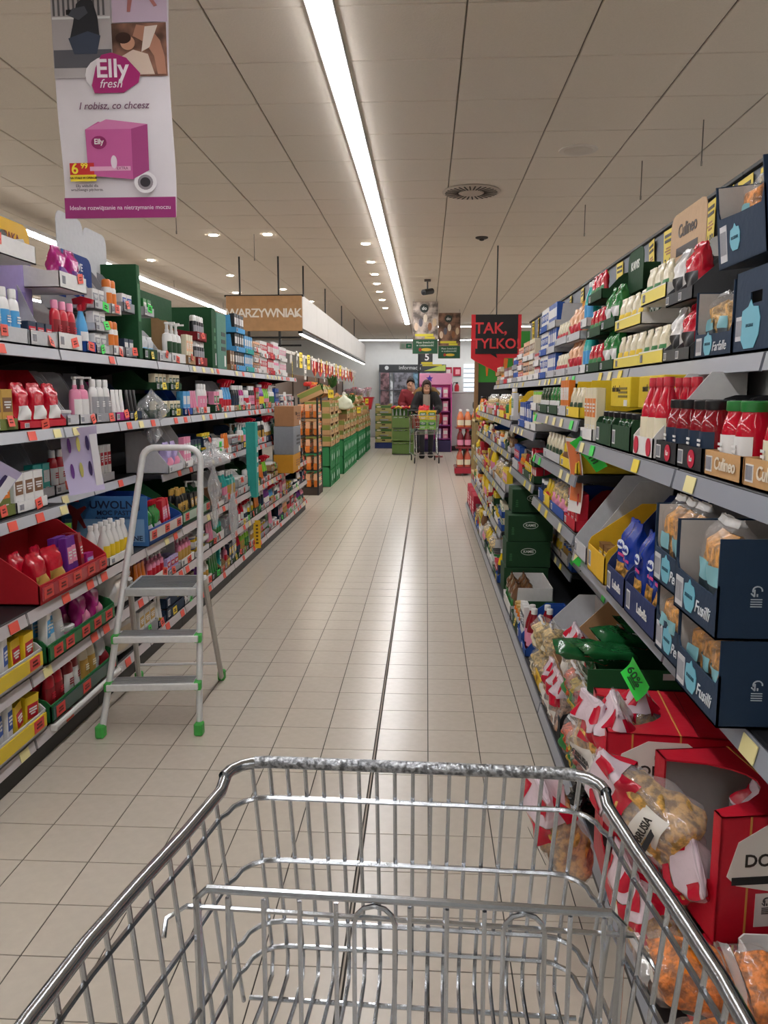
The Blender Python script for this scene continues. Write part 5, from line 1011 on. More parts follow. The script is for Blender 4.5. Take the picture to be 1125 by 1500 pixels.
for k, y in enumerate(rowY):
    for t in range(2): crate('green plastic crate with pale printed marks under the vegetable cartons', y, -1.45, t*.305, grp='green crates under the vegetables')
    for t in range(4 if k < 2 else 2 + (k % 2)):
        carton_open('brown and green vegetable carton stacked on the green crates', y + rnd.uniform(-.03,.03), -1.45 + rnd.uniform(-.01,.02), .612 + t*.172, grp='vegetable cartons stacked on crates')
VEG = [('tomato','#c8281e'),('orange','#e0822a'),('lime','#7fae34'),('potato','#b08a58'),('apple','#b83a2a'),('onion','#c98a4a'),('pepper','#d8b020'),('cabbage','#a8c088'),('lemon','#e0c83a'),('carrot','#d8742a'),('beetroot','#6e1a34')]
veg_me = MB().lathe([(.012,0),(.032,.012),(.038,.035),(.03,.06),(.01,.068)], 10).mesh('veg', True); stem_me = MB().lathe([(.004,.06),(.003,.08)], 6).mesh('stem')
for k, y in enumerate(rowY):
    nm, c = VEG[k % 11]; n = 4 if k < 2 else 2 + (k % 2); z = .612 + n*.172
    # tilted carton of produce, resting on the stack and a rear support
    carton_open(f"tilted brown {nm} carton leaning over the vegetable stack", y, -1.52, z+.03, tilt=-.42, h=.15, grp=None)
    for a in range(5):
        for b_ in range(3):
            thing(nm, f"{nm} in the tilted {nm} carton over the vegetable stack", nm, [part('fruit', veg_me, mat(c, .4, 'leaf')), part('stem', stem_me, PRINT('olive'))], (-1.62-.1*b_, y-.2+.1*a, z+.115+.045*b_+rnd.uniform(0,.02)), group=f'{nm} pieces in tilted carton', rz=rnd.uniform(0,6))
    if k % 3 == 0:
        thing('price_ticket', f"yellow price ticket on the {nm} carton", 'price tag', [part('card', patch(.16,.12,.002), PRINT('#e8cc2a')), part('lettering', text('4 99', .06, True), PRINT('#2a2410'), (0,-.003,0))], (-1.44, y-.22, z+.10), L_-.4)
# leafy bunches and a net bag
for (x, y, z) in [(-1.5,15.4,1.14),(-1.52,16.3,1.2),(-1.6,12.1,1.36),(-1.55,13.2,1.5)]:
    lm = cached('leafm', lambda: MB().surf(lambda u, v: ((u-.5)*.09*math.sin(PI*min(.97,v+.05)), .05*v*v+.01*math.sin(u*6), v*.2), 4, 6).mesh('leaf', True))
    thing('leaf_bunch', 'bunch of dark green leaves sticking out of the vegetable stack', 'vegetable', [part('leaf', lm, mat('#2f5a24', .5, 'leaf'), (0,0,0), (rnd.uniform(-.2,.5), rnd.uniform(-.5,.5), q*.9)) for q in range(7)], (x, y, z), group='leaf bunches')
thing('net_bag', 'white net bag of produce lying on the vegetable cartons', 'bag', [part('net', bag_mesh(.4,.3,.28,151,0,.012,.4), mat('#cdd2bc', .6, 'film')), part('tie', bag_mesh(.05,.05,.06,152,0,.003,.7), PLAS('white'), (0,0,.26))], (-1.5, 14.6, 1.12), L_)
# herb rack with peach cartons at the end of the toiletries rack
hp = [part('post', MB().box(-.012,.012,-.012,.012,0,1.35).mesh('p'), BLACKM, (x,y,0)) for x in (-.2,.2) for y in (-.16,.16)]
hp += [part('shelf', MB().box(-.21,.21,-.17,.17,z,z+.012).mesh('s'), BLACKM) for z in (.10,.34,.58,.82,1.06)]
hp.append(part('base_box', boxm(.42,.34,.10), mat('#3a2c22', .7)))
thing('wire_rack', 'narrow black rack of peach spice boxes between toiletries and vegetables', 'shelf unit', hp, (-1.66, 11.2, 0), L_)
for zi, z in enumerate((.113,.353,.593,.833,1.073)):
    for k in range(9):
        for r in range(2):
            thing('spice_box', f"peach and green spice box on the narrow black rack, {ORD[zi]} tier up", 'box', P_carton('peach' if (k+r) % 3 else 'orange', 'green' if k % 2 else 'brown', .1, .06, .09)[0], (-1.53-.11*(k//3), 11.2-.13+.13*(k%3), z + r*.093), L_+rnd.uniform(-.2,.2), f'spice boxes tier {zi}')
# canopy over the vegetables
cp = []
cp.append(part('front_board', MB().box(-2.58,-1.60,10.40,10.43,2.20,2.64).mesh('fb', bevel=.004), mat('#b58a5e', .6, 'wood'), kids=(part('board_edge', MB().box(-2.60,-1.58,10.41,10.45,2.63,2.655).mesh('e'), BLACKM), part('lettering', text('WARZYWNIAK', .155, True, 0, .86), PRINT('#efe6da'), (-2.09,10.396,2.42)), part('dot', oval(.045,.045), PRINT('#efe6da'), (-1.66,10.398,2.40)), part('dot', oval(.045,.045), PRINT('#efe6da'), (-2.53,10.398,2.40)))))
for k in range(8):
    cp.append(part('side_panel', MB().box(-1.615,-1.595,10.44+k*1.33,10.44+k*1.33+1.32,2.23,2.65).mesh('sp', bevel=.003), mat('#d2cfca', .5)))
cp.append(part('light_rail', MB().box(-1.66,-1.60,10.44,21.1,2.17,2.21).mesh('lr'), BLACKM, kids=(part('light_tube', MB().box(-1.655,-1.615,10.5,21.05,2.158,2.171).mesh('lt'), mat('#fff4e4', .5, 'lamp', 0, 14.0)),)))
for y in (11.2, 13.6, 16.2, 19): cp.append(part('hanger_rod', MB().tube([(-1.7,y,2.64),(-1.7,y,CEIL-.013)], .012, 6).mesh('r'), BLACKM))
for x in (-2.4,-1.9): cp.append(part('hanger_rod', MB().tube([(x,10.42,2.64),(x,10.42,CEIL-.013)], .012, 6).mesh('r'), BLACKM))
for z in (2.12, 2.02): cp.append(part('cross_bar', MB().tube([(-2.58,10.45,z),(-1.62,10.45,z)], .014, 6).mesh('b'), BLACKM))
for x in (-2.3, -1.9): cp.append(part('drop_post', MB().box(x-.015,x+.015,10.44,10.47,1.72,2.20).mesh('d'), BLACKM))
cp.append(part('price_rail', MB().box(-1.85,-1.83,10.5,21.0,1.93,1.97).mesh('pr'), mat('#c8c4be', .4)))
thing('vegetable_canopy', 'hanging wood and white canopy with a large greengrocer sign over vegetables', 'canopy', cp)
pc1 = patch(.14,.22,.003)
for k in range(26):
    c = ['#e8cf3c','#d9d6d2','#e8cf3c','#e6e2dc'][k % 4]
    thing('price_card', f"{['yellow','grey-white','yellow','cream-white'][k%4]} price card hanging under the vegetable canopy", 'price card', [part('card', pc1, PRINT(c)), part('lettering', text(['5 99','3 49','7 99'][k%3], .065, True), PRINT('#2a2620'), (0,-.004,-.04)), part('heading', lines(.1,.06,2,3), PRINT('#4a443a'), (0,-.003,.06)), part('hanger', MB().box(-.006,.006,.0,.03,.09,.24 if k % 3 == 0 else .11).mesh('hg'), PLAS('white'))], (-1.82+.004*(k%2), 10.9+k*.38, 1.88 + (.0 if k % 3 else -.16)), L_+rnd.uniform(-.15,.15), 'cards: '+['yellow','grey','yellow','cream'][k%4])
for k in range(5):
    thing('red_pelmet', 'red zigzag cloth strip hanging behind the vegetable price cards', 'banner', [part('cloth', MB().prism([(-.7,0),(.7,0),(.7,-.16),(.35,-.26),(0,-.16),(-.35,-.26),(-.7,-.16)], 'y', -.006, 0).mesh('c'), mat('#c22a2a', .6)), part('hem', MB().box(-.7,.7,-.008,.002,-.02,.0).mesh('h'), mat('#9a1c1c', .6))], (-1.845, 13.6+k*1.45, 1.945), L_, 'red pelmets over vegetables')
# wall of produce racking behind the vegetables
thing('produce_backboard', 'tall pale board behind the vegetable stacks', 'board', [part('board', MB().box(0,.04,0,9.6,0,1.72).mesh('b'), mat('#8a8078', .7))] + [part('batten', MB().box(.04,.06,y,y+.05,0,1.72).mesh('bt'), mat('#5a524a', .7)) for y in (.0,1.6,3.2,4.8,6.4,8.0,9.5)], (-2.25, 11.6, 0))

# red trolley bin of flowers, stacks of green cartons beyond
for t in range(5): carton_open('green banded banana carton in the stack at the vegetable row end', 21.0, -.86, .15+t*.2, .42, .5, .2, '#a9a060', '#3f6a2c', 'banana cartons stack', 0)
crate('dark blue plastic crate under the banana carton stack', 21.0, -.85, 0, .44, .52, .15, '#1c2f6a', None, 0, printed=False)
thing('flower_bin', 'bright red bin of wrapped flowers at the end of the vegetables', 'bin', [part('bin', MB().prism([(-.3,.0),(.3,.0),(.36,.3),(-.36,.3)], 'y', -.2, .2).mesh('b'), PLAS('#c41c2a')), part('rim', MB().box(-.38,.38,-.22,.22,.29,.32).mesh('r', bevel=.01), PLAS('#a81420')), part('stand', boxm(.5,.3,1.0), mat('#6a5040', .7), (0,0,-1.0))], (-1.75, 21.1, 1.0))
for k in range(9):
    ps = [part('wrap', MB().lathe([(.015,0),(.09,.26),(.10,.30)], 10).mesh('wr', True), clear_film('#f0d8e4', .45)), part('stems', MB().lathe([(.012,-.02),(.03,.2)], 8).mesh('st'), mat('#4a7a34', .5, 'leaf'))] + [part('blossom', MB().lathe([(.005,0),(.03,.015),(.035,.03),(.01,.045)], 8).mesh('bl', True), mat(['#d890a8','#c83a4a','#e8d0d8'][k%3], .6, 'leaf'), (.05*math.cos(q*2.1), .05*math.sin(q*2.1), .25+.02*(q%2))) for q in range(4)]
    thing('bouquet', 'pink wrapped flower bouquet above the red bin', 'flowers', ps, (-2.03+.17*(k%4), 20.95+.15*(k//4), 1.22+.04*(k%2)), rot=(rnd.uniform(-.3,.3), rnd.uniform(-.3,.3), 0), group='bouquets in the red bin')

# ================================================================== BACK OF THE STORE
def at26(px, Yd=26.3): return (px-625)/1170*Yd
ps = [part('fascia', MB().box(-1.55,.62,-.03,.03,2.12,2.34).mesh('f', bevel=.004), mat('#3a3d40', .5), kids=(part('lettering', text('informacja', .17), PRINT('#d8dcdc'), (-.55,-.04,2.235)), part('globe_mark', oval(.13,.13), PRINT('#d8dcdc'), (-1.3,-.032,2.235)), part('green_swoosh', poly([(-.5,-.1),(.2,-.1),(.2,.1),(.0,.06),(-.25,-.02)], .003, 'sw'), PRINT('#a9b85a'), (.4,-.031,2.23)))),
      part('back_panel', MB().box(-1.55,.62,.0,.03,.9,2.12).mesh('bp'), mat('#6f7880', .4))]
for k, (x0, x1, c) in enumerate([(-1.5,-1.22,'#8a6a70'),(-1.18,-1.10,'#c8ccd0'),(-1.06,-.5,'#7c7c86'),(-.44,.1,'#6f94ac'),(.14,.56,'#5a5550')]):
    ps.append(part('shelf_block', MB().box(x0,x1,-.03,0,1.0,2.08).mesh('sb'), mat(c, .35, 'photo')))
    ps.append(part('shelf_bar', MB().box(x0,x1,-.06,-.03,1.5,1.53).mesh('s1'), mat('#4a4d52', .4)))
ps.append(part('counter', MB().box(-1.6,.62,-.5,0,0,.95).mesh('ct', bevel=.01), mat('#b0b4b6', .5)))
thing('information_kiosk', 'grey information kiosk with dark lettered fascia on the rear wall', 'kiosk', ps, (0, 26.3, 0))
thing('lane_sign', 'dark hanging checkout lane sign with a white number five', 'sign', [part('board', MB().box(-.17,.17,-.02,.02,2.18,2.50).mesh('b', bevel=.004), mat('#3a3c40', .5), kids=(part('lettering', text('5', .26, True), PRINT('#f0f0f0'), (.02,-.024,2.36)), part('yellow_strip', patch(.3,.05), PRINT('#d8c83a'), (.02,-.021,2.21)))), part('pole', MB().box(-.22,-.16,-.02,.02,0,2.55).mesh('p'), mat('#2a2c30', .5)), part('yellow_arm', MB().box(-.1,.42,-.03,-.02,2.13,2.18).mesh('y'), PRINT('#c8b83a'))], (-.02, 21.6, 0))
def poster(label, X, Y, z0, z1, w, tone):
    h = z1-z0
    ps = [part('sheet', MB().box(-w/2,w/2,-.003,.003,0,h).mesh('s'), mat('#8a7668', .5)), part('printed_photo', patch(w*.98,h*.70), mat(tone, .5, 'photo'), (0,-.003,h*.64)), part('green_foot', patch(w*.98,h*.27), PRINT('#1c5236'), (0,-.003,h*.14), kids=(part('lettering', text('Masz świeżość\nw codzienność', h*.055), PRINT('#dfe8e0'), (0,-.003,h*.05)), part('brand_bar', oval(w*.42,h*.06), PRINT('#d8b83a'), (0.02,-.002,-h*.06)), part('brand_dot', oval(w*.12,h*.07), PRINT('#a8382a'), (-w*.2,-.003,-h*.06)))),
          part('round_seal', oval(w*.34,h*.17), PRINT('#2a3430'), (-.02,-.005,h*.87), kids=(part('lettering', text('do', h*.09, True), PRINT('#e8ece8'), (0,-.003,0)),)), part('yellow_strip', patch(w*.72,h*.045), PRINT('#d8cc3a'), (-.02,-.0055,h*.36)), part('yellow_strip', patch(w*.4,h*.04), PRINT('#d8cc3a'), (w*.18,-.0055,h*.31))]
    for k in range(5): ps.append(part('printed_figure', oval(w*.16,h*.16), PRINT(['#d9c0a8','#5a5a66','#e0d4c0','#8a5a3a','#c9b090'][k]), (-w*.36+k*w*.18,-.005,h*(.52+.08*(k%3)))))
    for s in (-1,1): ps.append(part('hanging_wire', MB().tube([(s*w*.45,0,h),(s*w*.45,0,CEIL-.012-z0)], .004, 5).mesh('w'), mat('#99938c', .4)))
    thing('hanging_poster', label, 'poster', ps, (X, Y, z0))
poster('hanging green-footed poster with a shop scene, overlapping the light strip', -.035, 15.2, 2.14, 3.09, .47, '#a89a90')
poster('hanging green-footed poster with a bakery scene beside the black sign', .46, 17.0, 2.13, 3.06, .46, '#7a5a48')
thing('exit_sign', 'green and white exit sign hanging near the rear wall', 'sign', [part('box', MB().box(-.2,.2,-.03,.03,0,.2).mesh('b', bevel=.004), PLAS('#d8e4de')), part('running_mark', patch(.17,.13), PRINT('#2f9a72'), (.08,-.031,.1), kids=(part('arrow', poly([(-.04,0),(.0,.04),(.0,.015),(.05,.015),(.05,-.015),(.0,-.015),(.0,-.04)], .002, 'arw'), PRINT('#e8f4ee'), (0,-.002,0)),)), part('door_mark', patch(.1,.12), PRINT('#bfe0d2'), (-.1,-.031,.1)), part('rod', MB().tube([(0,0,.2),(0,0,CEIL-2.74)], .008, 6).mesh('r'), mat('#aaa', .5) if False else mat('#aaaaaa', .5))], (-.62, 24.4, 2.72))
# fire point on the white wall
for k, x in enumerate((.68, .98)):
    thing('fire_sign', f"red fire equipment sign on the rear wall, {['beside the kiosk','beside the window'][k]}", 'sign', [part('plate', MB().box(-.13,.13,-.012,0,0,.28).mesh('p'), PRINT('#b81c3c')), part('white_panel', patch(.14,.16), PRINT('#ecdcdc' if k == 0 else '#e8a8b0'), (.02,-.012,.13)), part('border', patch(.24,.02), PRINT('#8a1028'), (0,-.013,.26))], (x, 26.48, 1.98))
    thing('fire_extinguisher', f"red fire extinguisher on the rear wall, {['beside the kiosk','beside the window'][k]}", 'extinguisher', [part('cylinder', MB().lathe([(.06,0),(.075,.02),(.075,.3),(.04,.36),(.02,.38)], 14).mesh('c', True), PLAS('#b81c2c')), part('valve', boxm(.07,.03,.05), BLACKM, (0,0,.375)), part('hose', MB().tube([(0,-.02,.4),(-.1,-.05,.42),(-.15,-.06,.3),(-.14,-.06,.1)], .012, 6).mesh('h', True), BLACKM)], (x, 26.38, 1.35))
w1 = struct('window_1', MB().box(1.2,1.75,26.46,26.5,1.2,2.35).mesh('w'), mat('#cfd8e0', .2, 'lamp', 0, 1.2))
for k in range(7): mk('window_slat', MB().box(1.2,1.75,26.44,26.46,1.3+k*.15,1.33+k*.15).mesh('sl'), mat('#aab0b6', .5), w1)
# pink toy display, grey counter, round red sign
pp = [part('panel', MB().box(-.38,.38,0,.05,0,1.85).mesh('p', bevel=.01), mat('#c23a8a', .5)), part('header', MB().box(-.4,.4,-.06,.06,1.62,1.9).mesh('h', bevel=.01), mat('#e8a0c4', .5)), part('foot', boxm(.76,.4,.28), mat('#2a1c4a', .6), (0,-.16,0))]
for k in range(4): pp.append(part('shelf', MB().box(-.38,.38,-.34,0,.3+k*.33,.32+k*.33).mesh('s'), mat('#8a2a7a', .5)))
for s in (-1,1): pp.append(part('side_wall', MB().box(s*.38-.012,s*.38+.012,-.34,.0,.0,1.65).mesh('sw'), mat('#d85aa4', .5)))
pp.append(part('star_print', poly([(.09*math.cos(PI/2+i*PI/5)*(1 if i%2==0 else .45), .09*math.sin(PI/2+i*PI/5)*(1 if i%2==0 else .45)) for i in range(10)], .003, 'star'), PRINT('#4a3ab0'), (-.15,-.062,1.77)))
thing('toy_display', 'pink cardboard display stand with shelves behind the shopper', 'display', pp, (.22, 19.9, 0))
for k in range(4):
    for q in range(4): thing('toy_box', f"pink toy box on the pink display stand, {ORD[k]} shelf up", 'box', P_carton(['pink','magenta','lilac','pink'][q], 'white', .12, .08, .24)[0], (-.02+.16*q, 19.68, .322+k*.33), rnd.uniform(-.15,.15), f'toy boxes {k}')
thing('checkout_counter', 'pale grey checkout counter block behind the bottle pallet', 'counter', [part('body', MB().box(-.5,.5,-.6,.6,0,1.42).mesh('b', bevel=.01), mat('#b4b6b6', .5)), part('top', MB().box(-.53,.53,-.63,.63,1.42,1.46).mesh('t', bevel=.008), mat('#c9caca', .4)), part('kick', MB().box(-.48,.48,-.605,-.58,0,.12).mesh('k'), BLACKM)], (.88, 20.6, 0))
thing('round_sign', 'round red sign on a thin stalk before the grey counter', 'sign', [part('disc', oval(.16,.28,.01), PRINT('#b81c30'), (0,0,.86)), part('stalk', MB().tube([(0,.004,0),(0,.004,.86)], .008, 6).mesh('s'), BLACKM), part('foot', boxm(.2,.16,.03), mat('#8a3a3a', .6))], (.27, 17.9, 0))
# charcoal bags and bottle pallet
pal = MB()
for k in range(5): pal.box(-.4+k*.17,-.28+k*.17,-.4,.4,.10,.125)
thing('pallet', 'low dark red pallet base carrying the bottle packs', 'pallet', [part('board', MB().box(-.40+k*.168,-.27+k*.168,-.4,.4,.10,.125).mesh('bd'), mat('#8a3038', .6)) for k in range(5)] + [part('runner', MB().box(x-.05,x+.05,-.4,.4,0,.10).mesh('r'), mat('#5a3a34', .7)) for x in (-.34,0,.34)] + [part('front_skirt', MB().box(-.41,.41,-.41,-.40,.04,.13).mesh('sk'), mat('#a81c34', .5))], (.90, 14.2, 0))
for t in range(3):
    z = .127 + t*.34
    thing('tier_board', f"brown card layer under the {['lowest','middle','top'][t]} bottles on the pallet", 'card', [part('sheet', MB().box(-.39,.39,-.38,.38,0,.008).mesh('s'), CARD('#5a3a34')), part('edge_print', MB().box(-.39,.39,-.382,-.38,0,.03).mesh('e'), PRINT('#8a2a34'))], (.90, 14.2, z))
    for i in range(6):
        for j in range(3):
            c = [('#c8604a','orange'),('#7a1c28','wine'),('#d8794a','orange')][t] if i < 4 else ('#d88a5a','peach')
            pp_ = [part('bottle_body', cached('juice', lambda: MB().lathe([(.045,0),(.055,.01),(.055,.17),(.04,.23),(.02,.27),(.018,.29)], 12).mesh('j', True)), mat(c[0], .15)), part('cap', cached('juicecap', lambda: MB().lathe([(.022,.285),(.022,.315),(.02,.318)], 10).mesh('jc', True)), PLAS('white' if t == 2 else 'red')), part('label', band(.055,.05,.14), PRINT('cream' if t != 1 else 'pink'))]
            thing('juice_bottle', f"{c[1]} juice bottle on the {['lowest','middle','top'][t]} pallet layer", 'bottle', pp_, (.90-.31+.124*i, 14.2-.30+.13*j, z+.009), 0, f'pallet bottles {t} {c[1]}')
for k in range(3):
    thing('charcoal_bag', 'black and white printed sack piled behind the bottle pallet', 'sack', [part('sack', bag_mesh(.5,.2,.55,161+k,0,.012,.85), mat('#2c2c30', .4, 'film')), part('printed_panel', bag_mesh(.5,.2,.55,161+k,.004,.012,.85,.2,.8,.1,.4), PRINT('#d8d8d8')), part('lettering', text('EKO', .12, True), PRINT('#1c1c20'), (0,-.125,.3))], (1.0+.06*k, 15.5, .72+.235*k), rot=(PI/2,0,.05*k), group='printed sacks')
thing('sack_stand', 'low dark stand under the printed sacks', 'stand', [part('top', MB().box(-.5,.5,-.35,.35,.55,.6).mesh('t'), BLACKM)] + [part('leg', MB().box(x-.03,x+.03,y-.03,y+.03,0,.55).mesh('l'), BLACKM) for x in (-.45,.45) for y in (-.3,.3)], (1.2, 15.35, 0))
# end of the pasta rack: black speech-bubble sign, green carrot board
thing('hanging_sign', 'black and red speech-bubble sign reading yes, only, above the rack end', 'sign', [part('frame', MB().prism([(-.36,0),(.36,0),(.36,-.62),(.12,-.62),(.10,-.86),(-.30,-.66),(-.36,-.62)], 'y', 0, .03).mesh('f'), mat('#d8202c', .5)), part('black_panel', MB().prism([(-.30,.0),(.31,.0),(.31,-.56),(.0,-.56),(.02,-.62),(-.08,-.56),(-.30,-.56)], 'y', -.008, 0).mesh('b'), mat('#141214', .5), kids=(part('lettering', text('TAK,', .22, True), PRINT('#e03a40'), (-.08,-.0105,-.2)), part('lettering', text('TYLKO!', .20, True), PRINT('#e03a40'), (.0,-.0105,-.42)))), part('hanger', MB().tube([(0,.015,0),(0,.015,.96)], .01, 6).mesh('h'), BLACKM)], (.82, 9.75, 2.33), scale=.82)
thing('carrot_board', 'green board with printed carrots at the pasta rack end', 'sign', [part('board', MB().box(-.35,.35,0,.03,1.55,2.2).mesh('b'), mat('#2f8a2c', .5)), part('black_base', MB().box(-.35,.35,0,.03,0,1.55).mesh('bb'), mat('#17181a', .6)), part('wood_post', MB().box(-.40,-.35,-.02,.05,0,2.15).mesh('w'), mat('#8a6a44', .6, 'wood'))] + [part('printed_carrot', poly([(-.03,.1),(.03,.1),(.008,-.12),(-.008,-.12)], .003, 'carrot'), PRINT('#d8742a'), (-.24+.12*k,-.001,1.75)) for k in range(5)] + [part('printed_leaf', oval(.05,.08), PRINT('#6ab03a'), (-.24+.12*k,-.001,1.88)) for k in range(5)], (1.02, 10.6, 0))
thing('end_stand', 'cream wooden end stand of small goods before the bottle pallet', 'shelf unit', [part('post', MB().box(x-.02,x+.02,y-.02,y+.02,0,1.1).mesh('p'), mat('#b09a6a', .6, 'wood')) for x in (-.28,.28) for y in (-.3,.3)] + [part('shelf', MB().box(-.3,.3,-.32,.32,z,z+.02).mesh('s'), mat('#c8b88a', .6, 'wood')) for z in (.1,.42,.74,1.06)], (.88, 10.0, 0))
for zi, z in enumerate((.122,.442,.762,1.082)):
    for k in range(5):
        for r in range(2): thing('snack_pouch', f"{['red','cream','brown','yellow'][zi]} snack pouch on the cream end stand, {ORD[zi]} shelf up", 'pouch', P_pouch(['red','cream','brown','yellow'][zi], ['white','red','gold','red'][zi])[0], (.66 + .06*r, 10.0-.26+.125*k, z), R_+rnd.uniform(-.2,.2), f'snacks {zi}')
for k in range(3):
    wide_box(f"red cookie multipack box on the base shelf, {ORD[k]} of three from the pallet", 9.2-k*.42, .490, .142, .38, .3, .22, '#b81c3a', '#e8d0d0', ' ')

# ================================================================== PEOPLE
def skin_mesh(name, nodes, edges, m, parent, root=None, sub=2, loc=(0,0,0)):
    names = list(nodes); me = bpy.data.meshes.new(name)
    me.from_pydata([nodes[n][0] for n in names], [(names.index(a), names.index(b_)) for a, b_ in edges], [])
    o = bpy.data.objects.new(name, me); COL.objects.link(o); o.parent = parent; o.location = loc
    bm = bmesh.new(); bm.from_mesh(me); lay = bm.verts.layers.skin.verify()
    for i, v in enumerate(bm.verts):
        r = nodes[names[i]][1]; v[lay].radius = r if isinstance(r, tuple) else (r, r); v[lay].use_root = (names[i] == (root or names[0]))
    bm.to_mesh(me); bm.free(); me.materials.append(m)
    s = o.modifiers.new('Skin', 'SKIN'); s.use_smooth_shade = True; q = o.modifiers.new('Sub', 'SUBSURF'); q.levels = sub; q.render_levels = sub
    return o
SKIN = mat('#c89a82', .5); 
def head_parts(root, c, r, hair, facing=-1, long=True, tilt=0):
    """face features and hair around head centre c (facing -Y)"""
    hx, hy, hz = c
    for s in (-1, 1):
        mk('eye', MB().lathe([(.002,-.008),(.011,-.003),(.011,.003),(.002,.008)], 8).mesh('e', True), PRINT('#2a1c18'), root, (hx+s*.032, hy-r*.93, hz+.005), (PI/2,0,0))
        mk('ear', MB().lathe([(.004,-.028),(.016,0),(.004,.028)], 8, 1, .5).mesh('ear', True), SKIN, root, (hx+s*r*.80, hy+.01, hz-.005))
    mk('nose', MB().prism([(-.012,-.022),(.012,-.022),(.004,.02),(-.004,.02)], 'y', -.02, .01).mesh('n', bevel=.003), SKIN, root, (hx, hy-r*.93, hz-.022))
    mk('mouth', MB().box(-.02,.02,-.004,.004,-.005,.005).mesh('m', bevel=.002), PRINT('#a05a54'), root, (hx, hy-r*.90, hz-.062))
    def hf(u, v):
        a = 2*PI*u; front = max(0, -math.sin(a)); low = -.9 if long else -.35
        fr = min(1, 1.5*front)**2; b_ = PI/2*(1-v) + low*v*(1 - fr) + .5*v*fr
        rr = r*1.16*(1 + .06*math.sin(9*a)); drop = (-.20 if long else 0)*max(0, v-.55)/.45*(1-front)
        return (hx + rr*.92*math.cos(b_)*math.cos(a), hy + .012 + rr*math.cos(b_)*math.sin(a), hz + .02 + rr*1.18*math.sin(b_) + drop)
    mk('hair', MB().surf(hf, 28, 12, True).mesh('hair', True, angle=180), mat(hair, .45, 'fur'), root)
wroot = mk('person', None, None, None, (.0, 17.66, 0)); wroot['label'] = 'person in dark coat with fur hood and long dark hair pushing a trolley'; wroot['category'] = 'person'
S_ = lambda x, y, z, r: ((x, y, z), r)
nod = {'pel': S_(0,.02,.92,(.11,.09)), 'sp': S_(0,-.02,1.12,(.10,.08)), 'ch': S_(0,-.10,1.30,(.12,.085)), 'nk': S_(0,-.16,1.44,.05), 'hd': S_(0,-.20,1.55,(.078,.095)), 'top': S_(0,-.19,1.62,(.06,.07)), 'chin': S_(0,-.235,1.49,(.05,.045))}
edg = [('pel','sp'),('sp','ch'),('ch','nk'),('nk','hd'),('hd','top'),('nk','chin')]
for s, n in ((-1,'l'),(1,'r')):
    fwd = .10 if s < 0 else -.10
    nod.update({n+'sh': S_(s*.18,-.11,1.36,.06), n+'el': S_(s*.27,-.18,1.10,.045), n+'wr': S_(s*.22,-.42,1.03,.03), n+'hand': S_(s*.20,-.49,1.03,(.035,.022)), n+'hip': S_(s*.10,.02,.86,.09), n+'kn': S_(s*.10,-.04-fwd*.6,.48,.06), n+'an': S_(s*.09,.02-fwd,.09,.042), n+'toe': S_(s*.10,-.12-fwd,.035,.032)})
    edg += [('ch',n+'sh'),(n+'sh',n+'el'),(n+'el',n+'wr'),(n+'wr',n+'hand'),('pel',n+'hip'),(n+'hip',n+'kn'),(n+'kn',n+'an'),(n+'an',n+'toe')]
skin_mesh('body', {k: v for k, v in nod.items() if 'toe' not in k}, [e for e in edg if 'toe' not in e[1]], SKIN, wroot)
def inflate(keys, d, cut=None): return {k: (nod[k][0], tuple(q+d for q in nod[k][1]) if isinstance(nod[k][1], tuple) else nod[k][1]+d) for k in keys}
sub_e = lambda ks: [(a, b_) for a, b_ in edg if a in ks and b_ in ks]
ks = ['pel','sp','ch','lsh','rsh','lel','rel','lwr','rwr']; skin_mesh('coat', inflate(ks, .055), sub_e(ks), mat('#17161a', .8, 'fur'), wroot)
ks = ['pel','lhip','rhip','lkn','rkn','lan','ran']; skin_mesh('trousers', inflate(ks, .012), sub_e(ks), mat('#24242a', .8), wroot)
for n in 'lr': ks = [n+'an', n+'toe']; skin_mesh('shoe', inflate(ks, .035), sub_e(ks), mat('#141416', .6), wroot, sub=2)
mk('sweater', MB().surf(lambda u, v: (-.075+.15*u, -.225-.045*math.sin(PI*u)-.03*v, 1.02+.37*v), 6, 6).mesh('sw', True), mat('#a09488', .8), wroot)
mk('fur_hood', MB().tube([(-.19,-.12,1.30),(-.22,-.06,1.40),(-.15,.0,1.47),(0,.03,1.49),(.15,.0,1.47),(.22,-.06,1.40),(.19,-.12,1.30)], [.04,.075,.08,.08,.08,.075,.04], 10).mesh('fh', True), mat('#8a6a3c', .9, 'fur'), wroot)
head_parts(wroot, (0,-.20,1.555), .095, '#3c261c')
for s in (-1,1):
    for q in range(4): mk('finger', MB().tube([(s*.20-.03+q*.018,-.49,1.045),(s*.20-.03+q*.018,-.525,1.05),(s*.20-.03+q*.018,-.53,1.02)], .009, 6).mesh('fg', True), SKIN, wroot)
    mk('thumb', MB().tube([(s*.20-s*.035,-.47,1.03),(s*.20-s*.05,-.50,1.01)], .01, 6).mesh('th', True), SKIN, wroot)
